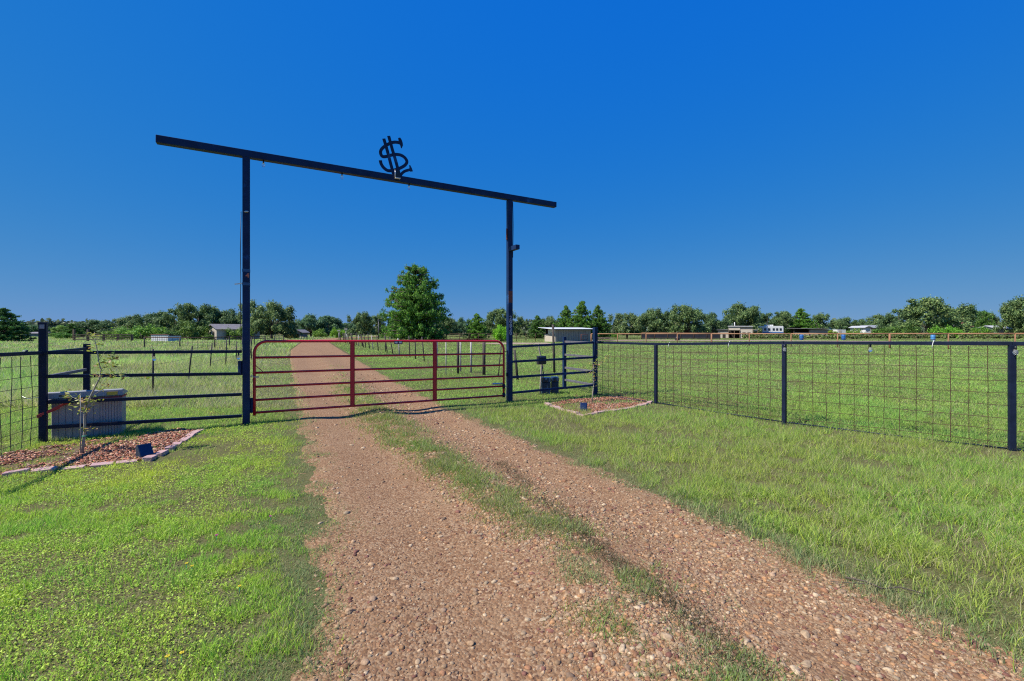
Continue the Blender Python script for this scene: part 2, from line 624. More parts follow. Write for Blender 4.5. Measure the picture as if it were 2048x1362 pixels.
# ------------------------------------------------------------------ terrain layout
RL = [(-3, .2), (0, -.15), (2.14, -.93), (2.78, -1.16), (4.42, -1.86), (6.26, -2.78), (8.34, -3.84), (10.7, -5.0), (15, -7.2), (25, -12.2), (37.5, -18.2), (50, -23.5), (62, -28.5), (80, -34), (100, -36), (140, -30)]
RR = [(-3, 4.4), (0, 3.7), (1.5, 2.95), (2.24, 2.55), (2.78, 2.30), (3.41, 2.05), (4.42, 1.55), (6.26, .45), (7.9, -.47), (8.83, -1.0), (10.7, -1.95), (15, -3.9), (25, -8.5), (37.5, -14.1), (50, -19.7), (62, -25), (80, -30.5), (100, -32), (140, -26)]
RLy, RLx = np.array([p[0] for p in RL]), np.array([p[1] for p in RL])
RRy, RRx = np.array([p[0] for p in RR]), np.array([p[1] for p in RR])


def road_s(x, y):
    """position across the drive: 0 at its left edge, 1 at its right edge"""
    xl = np.interp(y, RLy, RLx)
    xr = np.interp(y, RRy, RRx)
    return (x - xl) / (xr - xl)


def gh(x, y):
    x = np.asarray(x, float); y = np.asarray(y, float)
    near = np.clip(1 - (np.hypot(x, y) - 20) / 25, 0, 1)
    z = (fbm(x, y, 1.6, 3) - .5) * .05 * near
    s = road_s(x, y)
    inside = np.clip(np.minimum(s + .06, 1.06 - s) / .12, 0, 1)
    prof = -.035 * np.exp(-((s - .25) / .13) ** 2) - .03 * np.exp(-((s - .78) / .12) ** 2) + .035 * np.exp(-((s - .51) / .1) ** 2)
    return z * (1 - .6 * inside) + prof * inside * near


def surf(x, y):
    """height of whatever one stands on: turf, or the drive on top of it"""
    return gh(x, y) + np.maximum(road_lift(x, y), 0)


def road_lift(x, y):
    """drive surface above (or, at its ragged borders, below) the turf level"""
    s_ = road_s(x, y)
    e_ = np.minimum(s_, 1 - s_)
    rag = (fbm(x, y, .7, 21) - .5) * .15 + (fbm(x, y, .16, 22) - .5) * .11
    l_ = np.clip((e_ + .018 + rag) / .05, -1, 1) * .016
    return np.where(e_ > .12, .016, l_) + (fbm(x, y, .25, 30) - .5) * .008


def gz(x, y):
    return float(gh(np.array([x]), np.array([y]))[0])


def axis(dense0, dense1, step, far0, far1, ratio=1.16):
    a = list(np.arange(dense0, dense1 + 1e-6, step))
    s = step; v = a[-1]
    while v < far1:
        s *= ratio; v += s; a.append(v)
    s = step; v = a[0]; pre = []
    while v > far0:
        s *= ratio; v -= s; pre.append(v)
    return np.array(pre[::-1] + a)


gx = axis(-13, 11, .14, -900, 900)
gy = axis(.5, 17, .14, -120, 1500)
XX, YY = np.meshgrid(gx, gy)
ZZ = gh(XX, YY)
nx, ny = len(gx), len(gy)
idx = np.arange(nx * ny).reshape(ny, nx)
quads = np.stack([idx[:-1, :-1], idx[:-1, 1:], idx[1:, 1:], idx[1:, :-1]], -1).reshape(-1, 4)
me = raw_mesh('ground', np.stack([XX, YY, ZZ], -1).reshape(-1, 3), quads, 4, smooth=True)
ground = link(bpy.data.objects.new('ground', me))
me.materials.append(M['ground'])
tag(ground, 'flat grassy pasture ground reaching to the tree line', 'ground', kind='structure')

# gravel drive: its edges dip under the turf so the border comes out ragged
ry = np.concatenate([np.arange(-2, 14, .055), np.arange(14, 16, .1), np.linspace(16, 130, 160)])
rs = np.linspace(-.21, 1.21, 104)
SS, RY = np.meshgrid(rs, ry)
xl = np.interp(RY, RLy, RLx); xr = np.interp(RY, RRy, RRx)
RX = xl + (xr - xl) * SS
edge = np.minimum(SS, 1 - SS)
lift = road_lift(RX, RY)
farlift = np.clip((RY - 15) / 60, 0, 1) * .05
RZ = gh(RX, RY) + lift + np.where(edge > 0, farlift, -.02 * np.clip((RY - 13) / 5, 0, 1))
ni, nj = len(ry), len(rs)
idx = np.arange(ni * nj).reshape(ni, nj)
quads = np.stack([idx[:-1, :-1], idx[:-1, 1:], idx[1:, 1:], idx[1:, :-1]], -1).reshape(-1, 4)
me = raw_mesh('gravel_road', np.stack([RX, RY, RZ], -1).reshape(-1, 3), quads, 4, smooth=True)
me.materials.append(M['road'])
road = link(bpy.data.objects.new('gravel_road', me))
tag(road, 'two-track reddish gravel driveway running through the gate', 'driveway', kind='structure')


def dirt_patch(name, label, pts, z=.03, seed=0):
    cx = sum(p[0] for p in pts) / len(pts); cy = sum(p[1] for p in pts) / len(pts)
    vs = []
    n = len(pts)
    for i in range(n):
        a, b = Vector(pts[i]), Vector(pts[(i + 1) % n])
        for k in range(6):
            p = a.lerp(b, k / 6)
            q = .86 + .28 * float(noise(np.array([p.x]), np.array([p.y]), 2.0, seed)[0])
            vs.append((cx + (p.x - cx) * q, cy + (p.y - cy) * q, z))
    o = MB().poly(vs).build(name, M['dirt'])
    tag(o, label, 'dirt', kind='structure')


dirt_patch('dirt_yard', 'pinkish bare dirt yard beside the loafing shed', [(-2, 58), (4.6, 59), (5, 53), (0, 51.5), (-4, 54)], seed=3)
dirt_patch('dirt_arena', 'pale worn dirt strip along the far rusty pipe fence', [(9, 74), (25, 76), (40, 73), (57, 66), (57, 62), (38, 68), (22, 69), (10, 66)], seed=5)
dirt_patch('dirt_mound', 'heap of reddish dirt right of the loafing shed', [(12, 70), (15, 70), (15.5, 67), (12.5, 66)], z=.45, seed=6)

# ------------------------------------------------------------------ fence lines on the ground
PL = Vector((xp(492.5, 8.03), 8.03, 0))           # left gate post
PR = Vector((xp(1019, 10.5), 10.5, 0))            # right gate post
GD = (PR - PL).normalized()                       # along the gate
GN = Vector((GD.y, -GD.x, 0))                     # towards the camera side
GA = math.atan2(GD.y, GD.x)
CL = Vector((-6.87, 6.67, 0))                     # left corner post
BL = Vector((-7.38, 7.9, 0))                      # left rear brace post
LF = Vector((.316, -.949, 0))                     # left mesh fence heads for the road
CR = Vector((2.11, 11.55, 0))
BR = Vector((1.47, 12.77, 0))
RF = [CR, Vector((3.21, 10.15, 0)), Vector((4.78, 7.99, 0)), Vector((6.79, 6.18, 0)), Vector((9.0, 4.35, 0)), Vector((11.0, 2.6, 0))]


def t_of_u(u):
    k = (u - 1024) / F
    return (k * PL.y - PL.x) / (GD.x - k * GD.y)


def gate_plane(u, v):
    """point of the gate's upright plane seen at u, v"""
    t = t_of_u(u)
    p = PL + GD * t
    return Vector((p.x, p.y, zp(v, p.y)))


YFX = np.array([-6.87, PL.x, PR.x] + [p.x for p in RF])
YFY = np.array([6.67, PL.y, PR.y] + [p.y for p in RF])


def front_of_fence(x, y):
    xf = CL.x + (CL.y - y) * (.316 / .949)
    return (x > xf) & (y < np.interp(x, YFX, YFY))


# flower bed outlines (x, y)
BED_L = [gp(0, 952), gp(60, 946), gp(130, 939), gp(200, 932), gp(255, 926), gp(298, 921), gp(330, 906), gp(352, 892), gp(372, 880), gp(398, 862)]
BED_L_back = [gp(360, 858), gp(270, 872), gp(190, 882), gp(95, 896), gp(0, 912), gp(-60, 925), gp(-60, 958)]
BED_R = [gp(1092, 808), gp(1128, 821), gp(1164, 831), gp(1182, 829), gp(1216, 823), gp(1252, 819), gp(1282, 813), gp(1302, 806)]
BED_R_back = [gp(1290, 801), gp(1240, 793), gp(1190, 797), gp(1150, 799), gp(1105, 804)]


def in_poly(x, y, poly):
    inside = np.zeros(len(x), bool)
    n = len(poly)
    for i in range(n):
        x1, y1 = poly[i]; x2, y2 = poly[(i + 1) % n]
        c = ((y1 > y) != (y2 > y)) & (x < (x2 - x1) * (y - y1) / (y2 - y1 + 1e-12) + x1)
        inside ^= c
    return inside


POLY_L = BED_L + BED_L_back
POLY_R = BED_R + BED_R_back

# ------------------------------------------------------------------ grass
def sample_fan(y0, y1, rho, spread=1.28, pad=1.2, n_max=2000000):
    """random points on the ground between two distances, thinning with distance"""
    ys = np.linspace(y0, y1, 200)
    w = (2 * spread * ys + 2 * pad) * rho(ys)
    total = int(min(n_max, np.trapezoid(w, ys) if hasattr(np, 'trapezoid') else np.trapz(w, ys)))
    cdf = np.cumsum(w); cdf = cdf / cdf[-1]
    y = np.interp(RNG.random(total), cdf, ys)
    x = (RNG.random(total) * 2 - 1) * (spread * y + pad)
    return x, y


def blades(name, x, y, h, w, lean, cols, segs, label, cat, mat, parent=None):
    n = len(x)
    z = surf(x, y)
    az = RNG.random(n) * 2 * math.pi
    la = RNG.random(n) * 2 * math.pi
    dx, dy = np.cos(az) * w / 2, np.sin(az) * w / 2
    lx, ly = np.cos(la) * lean, np.sin(la) * lean
    hz = np.sqrt(np.maximum(h * h - lean * lean * .8, (h * .35) ** 2))
    base = np.stack([x, y, z - .006], -1)
    near = (y < 4.6) if segs == 2 else np.zeros(n, bool)
    d = np.stack([dx, dy, np.zeros(n)], -1)
    tip = base + np.stack([lx, ly, hz], -1)
    mid = base + np.stack([lx * .33, ly * .33, hz * .6], -1)
    VV, FF, CC, off = [], [], [], 0
    for sel, two in ((near, True), (~near, False)):
        m_ = int(sel.sum())
        if not m_:
            continue
        if two:
            v_ = np.stack([base - d, base + d, mid - d * .8, mid + d * .8, tip], 1)[sel]
            tri = np.array([[0, 1, 3], [0, 3, 2], [2, 3, 4]])
        else:
            v_ = np.stack([base - d, base + d, tip], 1)[sel]
            tri = np.array([[0, 1, 2]])
        k = v_.shape[1]
        VV.append(v_.reshape(-1, 3))
        FF.append((off + np.arange(m_)[:, None, None] * k + tri[None]).reshape(-1, 3))
        CC.append(np.repeat(cols[sel], k, axis=0))
        off += m_ * k
    V, Fi, CC = np.concatenate(VV), np.concatenate(FF), np.concatenate(CC)
    me = raw_mesh(name, V, Fi, 3, CC)
    me.materials.append(mat)
    o = link(bpy.data.objects.new(name, me), parent)
    if parent is None:
        tag(o, label, cat)
    o['kind'] = 'stuff'
    return o


def leaves_flat(name, x, y, zoff, size, tilt, cols, label, cat, mat, parent=None):
    """little broad leaves (clover, weeds): a kite-shaped quad each, facing up and tilted at random"""
    n = len(x)
    z = gh(x, y) + zoff
    az = RNG.random(n) * 2 * math.pi
    a = np.stack([np.cos(az), np.sin(az), np.zeros(n)], -1)
    b = np.stack([-np.sin(az), np.cos(az), np.zeros(n)], -1)
    tl = (RNG.random(n) - .3) * tilt
    a[:, 2] = np.sin(tl); a[:, :2] *= np.cos(tl)[:, None]
    b[:, 2] = (RNG.random(n) - .5) * tilt
    c = np.stack([x, y, z], -1)
    s = size[:, None]
    V = np.stack([c - a * s * .5, c + b * s * .36 + a * s * .08, c + a * s * .55, c - b * s * .36 + a * s * .08], 1).reshape(-1, 3)
    Fi = np.arange(n * 4)
    me = raw_mesh(name, V, Fi, 4, np.repeat(cols, 4, axis=0))
    me.materials.append(mat)
    o = link(bpy.data.objects.new(name, me), parent)
    if parent is None:
        tag(o, label, cat)
    o['kind'] = 'stuff'
    return o


def mixc(a, b, t):
    return np.asarray(a)[None] * (1 - t[:, None]) + np.asarray(b)[None] * t[:, None]


LIME = np.array((.62, .73, .085)); GREEN = np.array((.31, .55, .08)); DEEP = np.array((.17, .29, .075))
OLIVE = np.array((.38, .45, .085)); STRAW = np.array((.62, .56, .28)); GREYG = np.array((.33, .39, .17)); BROWN = np.array((.24, .18, .11))


def grass_cols(x, y, kind):
    n = len(x)
    p = np.clip((fbm(x, y, 1.3, 41) - .3) / .4, 0, 1)
    q = np.clip((fbm(x, y, .45, 43) - .3) / .4, 0, 1)
    r = RNG.random(n)
    if kind == 'left':
        c = mixc(GREEN * 1.15, LIME, np.clip(p * .75 + q * .45, 0, 1))
        c = np.where((r < .13)[:, None], STRAW * .8, c)
    elif kind == 'right':
        c = mixc(GREEN * 1.1, OLIVE * 1.25, np.clip(p * .6 + r * .5, 0, 1))
        c = np.where((r < .14 + .16 * q)[:, None], STRAW * .85, c)
        c = np.where((r > .92)[:, None], LIME, c) * .95 + np.array((0, 0, .01))
    elif kind == 'edge':
        c = mixc(DEEP * 1.5, GREYG * 1.05, np.clip(q * .6 + r * .4, 0, 1))
        c = np.where((r < .30 + .15 * p)[:, None], STRAW * .72, c)
    elif kind == 'pasture_right':
        w_ = np.clip((fbm(x, y, 3.5, 47) - .38) / .25, 0, 1)
        c = mixc(GREEN * 1.1, LIME * .8, np.clip(p * .3 + q * .2 + r * .25 - .1, 0, 1)) + np.array((0, 0, .035))
        c = np.where((RNG.random(n) < .05 + .20 * w_)[:, None], STRAW * .75, c)
    else:
        w_ = np.clip((fbm(x, y, 4.5, 48) - .35) / .3, 0, 1)
        c = mixc(GREEN * 1.35, OLIVE * 1.2, np.clip(p * .5 + w_ * .5 + r * .3 - .15, 0, 1))
        p = np.clip(p * .4 + w_ * .9, 0, 1)
        c = np.where((r < .10 + .26 * p)[:, None], STRAW * .9, c) + np.array((.03, .015, .05))
        c = np.where((r > .95)[:, None], np.array((.40, .40, .36)), c)
    if kind.startswith('pasture'):
        c = c * (.70 + .62 * fbm(x, y, 2.6, 49))[:, None]
    return c * (.72 + .5 * RNG.random(n))[:, None]


def road_keep(x, y):
    """how likely grass grows here on or next to the drive"""
    s = road_s(x, y) + (fbm(x, y, .6, 61) - .5) * .10 + (fbm(x, y, .17, 62) - .5) * .05
    e_ = np.minimum(s, 1 - s)
    outside = np.clip((.055 - e_) / .13, 0, 1)
    clump = np.clip((fbm(x, y, .5, 66) - .40) / .12, 0, 1)
    sig = np.interp(y, [3, 5, 7], [.075, .10, .125])
    strip = np.exp(-((s - .5) / sig) ** 2) * clump
    dens_near = np.interp(y, [2, 4.2, 5.0, 8, 11, 13.5, 18, 24], [.5, .62, .95, 1.0, .9, .55, .2, .05])
    return np.maximum(outside, strip * dens_near), s


RHO = lambda d: np.where(d < 3.3, 14500, 14500 * (3.3 / np.maximum(d, 3.3)) ** 1.7)
x, y = sample_fan(1.3, 9.5, RHO)
keep, s = road_keep(x, y)
bed = in_poly(x, y, POLY_L) | in_poly(x, y, POLY_R)
front = front_of_fence(x, y)
# bare spots and worn patches in the turf
bare = np.clip((fbm(x, y, .9, 77) - .28) / .1, .25, 1)
for (bu, bv, br) in ((165, 1122, .17), (40, 1130, .24), (325, 992, .20), (250, 1125, .09), (430, 1165, .09), (350, 890, .25), (560, 960, .12), (1440, 1010, .15), (1980, 905, .3), (1240, 860, .3), (90, 1010, .16), (520, 1235, .1), (200, 1250, .09)):
    bx_, by_ = gp(bu, bv)
    bare = np.minimum(bare, np.clip((np.hypot((x - bx_) * .7, y - by_) + (fbm(x, y, .2, 79) - .5) * .25 - br * .6) / (br * .5), .1, 1))
bare = bare * np.clip((fbm(x, y, .13, 88) - .34) / .13, .10, 1)
k = (RNG.random(len(x)) < keep * np.where(bed, .10 + .85 * np.clip((.46 - fbm(x, y, .45, 401)) / .12, 0, 1), 1) * bare)
x, y, s, bed, front = x[k], y[k], s[k], bed[k], front[k]
on_strip = (s > .04) & (s < .96)
edge_t = np.clip(1 - (np.minimum(np.abs(s), np.abs(1 - s)) / .12), 0, 1)
is_edge = (RNG.random(len(x)) < edge_t * 1.1) | on_strip
left = (s < .5) & ~on_strip

for nm, sel, kind, lab in (
        ('lawn_grass', left & front, 'left', 'bright green short lawn grass left of the driveway'),
        ('verge_grass', (s > .5) & ~on_strip & front, 'right', 'longer green verge grass between the driveway and mesh fence'),
        ('track_grass', on_strip, 'edge', 'sparse grass growing in the middle of the gravel driveway'),
        ('near_pasture_grass', ~front & ~on_strip, 'pasture_right', 'green pasture grass just behind the pipe fences')):
    xx, yy = x[sel], y[sel]
    n = len(xx)
    if n == 0:
        continue
    c = grass_cols(xx, yy, kind)
    ed = is_edge[sel]
    c[ed] = grass_cols(xx[ed], yy[ed], 'edge')
    grow = (yy / 3.3).clip(1) ** .55
    tuft = np.clip((fbm(xx, yy, .35, 91) * .5 + fbm(xx, yy, .13, 88) * .6 - .3) / .45, 0, 1)
    if kind == 'left':
        h = (.020 + .045 * tuft) * (.5 + 1.0 * RNG.random(n))
        w = .0042 * grow * (.7 + .6 * RNG.random(n))
    elif kind == 'right':
        h = (.035 + .085 * tuft) * (.4 + 1.1 * RNG.random(n))
        w = .0042 * grow * (.7 + .6 * RNG.random(n))
    elif kind == 'edge':
        h = (.018 + .03 * tuft) * (.6 + .8 * RNG.random(n))
        w = .0040 * grow * (.7 + .6 * RNG.random(n))
    else:
        h = (.04 + .07 * tuft) * (.6 + .8 * RNG.random(n))
        w = .0048 * grow * (.7 + .6 * RNG.random(n))
    h = np.where(ed & (kind != 'edge'), h * .7, h)
    lean = h * (.25 + .65 * RNG.random(n))
    blades(nm, xx, yy, h, w, lean, c, 2, lab, 'grass', M['grass'])

# matted short grass along both edges of the drive and tufts down its middle
x, y = sample_fan(1.5, 14, lambda d: np.where(d < 3.2, 21000, 21000 * (3.2 / np.maximum(d, 3.2)) ** 1.75))
s0 = road_s(x, y)
s = s0 + (fbm(x, y, .6, 61) - .5) * .12 + (fbm(x, y, .15, 62) - .5) * .08
e_ = np.minimum(s, 1 - s)
wm = np.interp(y, RRy, RRx) - np.interp(y, RLy, RLx)
prob = np.where(e_ > -.03, np.clip((.10 - e_) / .13, 0, 1) ** 1.4, np.clip((e_ + .26) / .12, 0, 1)) * np.clip((fbm(x, y, .3, 64) - .34) / .16, .08, 1)
k = RNG.random(len(x)) < prob * .95
xx, yy = x[k], y[k]
n = len(xx)
h = (.014 + .026 * np.clip((fbm(xx, yy, .3, 93) - .25) / .5, 0, 1)) * (.6 + .8 * RNG.random(n))
blades('matted_edge_grass', xx, yy, h, .0042 * (yy / 3.2).clip(1) ** .6 * (.7 + .6 * RNG.random(n)), h * (.5 + .6 * RNG.random(n)), grass_cols(xx, yy, 'edge'), 1,
       'matted greyish grass creeping over both driveway edges', 'grass', M['grass'])
clump = np.clip((fbm(x, y, .42, 66) - np.interp(y, [2, 3.6, 4.6, 9], [.45, .42, .22, .18])) / .16, 0, 1)
sig = np.interp(y, [2.2, 4.2, 5.5, 8], [.09, .095, .085, .11])
cen = np.interp(y, [2.2, 4, 6, 9], [.52, .50, .47, .46])
prob = np.exp(-((s - cen) / sig) ** 2) * clump * np.interp(y, [2, 5, 9, 11, 13.5], [.7, 1.0, 1.0, .9, .5])
k = RNG.random(len(x)) < prob
xx, yy = x[k], y[k]
n = len(xx)
h = (.026 + .06 * np.clip((fbm(xx, yy, .25, 95) - .25) / .5, 0, 1)) * np.interp(yy, [3, 5.5], [.75, 1.15]) * (.6 + .8 * RNG.random(n))
cc = grass_cols(xx, yy, 'edge') * 1.0
gsel = RNG.random(n) < np.interp(yy, [3, 6], [.4, .7])
cc[gsel] = grass_cols(xx[gsel], yy[gsel], 'right') * .72
blades('centre_strip_grass', xx, yy, h, .0058 * (yy / 3.2).clip(1) ** .6 * (.7 + .6 * RNG.random(n)), h * (.4 + .6 * RNG.random(n)), cc, 1,
       'tufts of grass between the two wheel tracks', 'grass', M['grass'])

# clover and broad weeds in the left lawn
x, y = sample_fan(1.4, 9.5, lambda d: RHO(d) * .52)
keep, s = road_keep(x, y)
patch = np.clip((fbm(x, y, 1.0, 101) - .32) / .2, 0.04, 1)
bed = in_poly(x, y, POLY_L)
k = (s < -.12) & (RNG.random(len(x)) < patch * np.where(bed, .2, 1) * np.clip((-s - .08) / .2, 0, 1))
x, y = x[k], y[k]
n = len(x)
tuft = np.clip((fbm(x, y, .3, 111) - .25) / .5, 0, 1)
c = mixc(GREEN * 1.3, LIME * 1.1, np.clip(fbm(x, y, .8, 113) * 1.4 - .1 + .5 * (RNG.random(n) - .5), 0, 1)) * (.6 + .6 * RNG.random(n))[:, None]
c = np.where((RNG.random(n) < .07)[:, None], STRAW * .7, c)
leaves_flat('clover', x, y, .008 + (.012 + .035 * tuft) * RNG.random(n), (.006 + .010 * RNG.random(n)) * (y / 3.5).clip(1) ** .5, 1.5, c,
            'low yellow-green clover patches in the left lawn', 'clover', M['grass'])

# broad leaves in the right pasture just behind the fence
x, y = sample_fan(5.0, 16, lambda d: 620 * (6 / d) ** 1.2)
k = ~front_of_fence(x, y) & (road_s(x, y) > 1.1)
x, y = x[k], y[k]
n = len(x)
c = mixc(GREEN * .9, LIME * .62, RNG.random(n)) * (.6 + .5 * RNG.random(n))[:, None] + np.array((0, 0, .02))
leaves_flat('pasture_weeds', x, y, .02 + .05 * RNG.random(n), .016 + .018 * RNG.random(n), 1.4, c,
            'low broad-leaved weeds in the mown pasture behind the fence', 'weeds', M['grass'])

# middle distance
x, y = sample_fan(9.5, 26, lambda d: 9500 * (3.3 / d) ** 1.75 * 1.15)
keep, s = road_keep(x, y)
bed = in_poly(x, y, POLY_R)
k = RNG.random(len(x)) < keep * np.clip((fbm(x, y, .42, 89) - .34) / .14, .42, 1) * np.where(bed, .10 + .85 * np.clip((.46 - fbm(x, y, .45, 401)) / .12, 0, 1), 1)
x, y, s = x[k], y[k], s[k]
for nm, sel, kind, lab in (
        ('paddock_grass', s < .5, 'pasture_left', 'weedy seeding grass of the left paddock beyond the gate'),
        ('pasture_grass', s >= .5, 'pasture_right', 'mown light green grass of the right pasture')):
    xx, yy = x[sel], y[sel]
    n = len(xx)
    c = grass_cols(xx, yy, kind)
    se = np.clip(1 - np.minimum(np.abs(s[sel]), np.abs(1 - s[sel])) / .2, 0, 1)
    mown = RNG.random(n) < se * .7
    tuft = np.clip((fbm(xx, yy, 1.1, 121) - .25) / .5, 0, 1)
    if kind == 'pasture_left':
        far_off = np.clip((-s[sel] - .25) / .5, 0, 1)
        h = (.06 + .42 * tuft * far_off) * (.35 + 1.0 * RNG.random(n))
    else:
        h = (.035 + .05 * tuft) * (.6 + .8 * RNG.random(n))
    w = .011 * (yy / 9.5) ** .75 * (.7 + .6 * RNG.random(n))
    blades(nm, xx, yy, h, w, h * (.3 + .6 * RNG.random(n)), c, 1, lab, 'grass', M['grass'])

# far
x, y = sample_fan(26, 135, lambda d: 165 * (26 / d) ** 2.4)
s = road_s(x, y)
k = (s < -.05) | (s > 1.05)
x, y, s = x[k], y[k], s[k]
for nm, sel, kind, lab in (
        ('far_paddock_grass', s < .5, 'pasture_left', 'tall rough grass of the left paddock towards the house'),
        ('far_pasture_grass', s >= .5, 'pasture_right', 'short green grass of the far right pasture')):
    xx, yy = x[sel], y[sel]
    n = len(xx)
    c = grass_cols(xx, yy, kind)
    tuft = np.clip((fbm(xx, yy, 4.0, 131) - .25) / .5, 0, 1)
    h = ((.10 + .30 * tuft) if kind == 'pasture_left' else (.04 + .05 * tuft)) * (.5 + .8 * RNG.random(n))
    w = .042 * (yy / 26) ** .95 * (.7 + .6 * RNG.random(n))
    blades(nm, xx, yy, h, w, h * (.3 + .6 * RNG.random(n)), c, 1, lab, 'grass', M['grass'])


# small flowers
def flower(loc, mat, label):
    t = empty('wild_flower', label, 'flower', loc)
    MB().tube([(0, 0, 0), (.004, 0, .03), (.002, .003, .055)], .0018, 5).build('stem', M['green_tie'], t)
    mb = MB()
    for i in range(5):
        a = i * 2 * math.pi / 5
        mb.box((.002 + math.cos(a) * .006, .003 + math.sin(a) * .006, .058), (.009, .007, .004), a)
    mb.build('petals', mat, t)
    return t


M['petal_yellow'] = pmat('yellow_petal', (.65, .5, .02), (.75, .6, .04), 30, .6)
M['petal_pink'] = pmat('magenta_petal', (.5, .03, .25), (.6, .06, .32), 30, .6)
for u, v, mt, lb in ((432, 1085, 'petal_pink', 'single magenta wild flower in the left lawn'),
                     (383, 1147, 'petal_yellow', 'yellow wild flower in mid lawn, right one of two side by side'),
                     (372, 1142, 'petal_yellow', 'yellow wild flower in mid lawn, left one of two side by side'),
                     (362, 1328, 'petal_yellow', 'right one of the two yellow flowers lowest in the lawn'),
                     (333, 1336, 'petal_yellow', 'left one of the two yellow flowers lowest in the lawn'),
                     (478, 1190, 'petal_yellow', 'yellow wild flower closest to the gravel edge'),
                     (540, 1045, 'petal_pink', 'pale pinkish flower in the far part of the left lawn')):
    fx, fy = gp(u, v)
    flower((fx, fy, gz(fx, fy)), M[mt], lb)


# ------------------------------------------------------------------ stones
def ico():
    t = (1 + 5 ** .5) / 2
    v = np.array([(-1, t, 0), (1, t, 0), (-1, -t, 0), (1, -t, 0), (0, -1, t), (0, 1, t), (0, -1, -t), (0, 1, -t), (t, 0, -1), (t, 0, 1), (-t, 0, -1), (-t, 0, 1)], float)
    v /= np.linalg.norm(v[0])
    f = np.array([(0, 11, 5), (0, 5, 1), (0, 1, 7), (0, 7, 10), (0, 10, 11), (1, 5, 9), (5, 11, 4), (11, 10, 2), (10, 7, 6), (7, 1, 8), (3, 9, 4), (3, 4, 2), (3, 2, 6), (3, 6, 8), (3, 8, 9), (4, 9, 5), (2, 4, 11), (6, 2, 10), (8, 6, 7), (9, 8, 1)])
    return v, f


def subdiv(v, f):
    v = list(map(tuple, v)); cache = {}; out = []

    def mid(a, b):
        k = (min(a, b), max(a, b))
        if k not in cache:
            m = (np.array(v[a]) + np.array(v[b])) / 2
            v.append(tuple(m / np.linalg.norm(m))); cache[k] = len(v) - 1
        return cache[k]
    for a, b, c in f:
        ab, bc, ca = mid(a, b), mid(b, c), mid(c, a)
        out += [(a, ab, ca), (b, bc, ab), (c, ca, bc), (ab, bc, ca)]
    return np.array(v), np.array(out)


IV, IF = ico()
SV, SF = subdiv(*subdiv(IV, IF))
PAL = np.array([(.42, .27, .15), (.46, .32, .19), (.38, .21, .10), (.45, .24, .11), (.33, .165, .085), (.25, .11, .075), (.50, .37, .23), (.32, .21, .13), (.40, .26, .155), (.35, .22, .12), (.45, .29, .16)])


def stone_density(x, y):
    s = road_s(x, y)
    band = .95 * np.exp(-((s - .47) / .14) ** 2) + .55 * np.exp(-((s - .80) / .2) ** 2) + .22
    band *= np.where((s < .36) & (s > .08), .42 + .25 * (y < 3.0), 1.0)
    cl = np.clip((fbm(x, y, .8, 201) - .25) / .35, .15, 1)
    ins = ((s > -.015) & (s < 1.02))
    return band * cl * ins, s


# gravel in bulk: one part of the drive
x, y = sample_fan(1.5, 17, lambda d: 7400 * (2.6 / np.maximum(d, 2.6)) ** 2.15, spread=1.2)
dn, s = stone_density(x, y)
k = RNG.random(len(x)) < dn
x, y, s = x[k], y[k], s[k]
n = len(x)
rad = np.exp(RNG.normal(math.log(.0072), .45, n)).clip(.003, .022) * (y / 2.6).clip(1) ** .45
cs = PAL[RNG.integers(0, len(PAL), n)] * (.55 + .55 * RNG.random(n))[:, None]
OV = np.array([(1, 0, 0), (0, 1, 0), (-1, 0, 0), (0, -1, 0), (0, 0, 1), (0, 0, -1)], float)
OF = np.array([(0, 1, 4), (1, 2, 4), (2, 3, 4), (3, 0, 4), (1, 0, 5), (2, 1, 5), (3, 2, 5), (0, 3, 5)])
fine = rad / (y / 2.6).clip(1) ** .45 < .0105
VV, FF, CC, off = [], [], [], 0
for sel, bv, bf in ((fine, OV, OF), (~fine, IV, IF)):
    m_ = int(sel.sum()); k_ = len(bv)
    base = bv[None] * (1 + RNG.normal(0, .17, (m_, k_, 3)))
    ax = np.stack([1 + .35 * RNG.random(m_), .75 + .3 * RNG.random(m_), .45 + .3 * RNG.random(m_)], -1)
    base = base * ax[:, None, :] * rad[sel][:, None, None] * (1.15 if k_ == 6 else 1.0)
    an = RNG.random(m_) * 2 * math.pi
    ca, sa = np.cos(an)[:, None], np.sin(an)[:, None]
    bx = base[:, :, 0] * ca - base[:, :, 1] * sa
    by = base[:, :, 0] * sa + base[:, :, 1] * ca
    zz = surf(x[sel], y[sel]) - rad[sel] * .05
    VV.append(np.stack([bx + x[sel][:, None], by + y[sel][:, None], base[:, :, 2] + zz[:, None]], -1).reshape(-1, 3))
    FF.append((off + np.arange(m_)[:, None, None] * k_ + bf[None]).reshape(-1, 3))
    CC.append(np.repeat(cs[sel], k_, axis=0))
    off += m_ * k_
me = raw_mesh('gravel', np.concatenate(VV), np.concatenate(FF), 3, np.concatenate(CC), smooth=True)
me.materials.append(M['stone'])
gravel = link(bpy.data.objects.new('gravel', me), road)
gravel['kind'] = 'stuff'

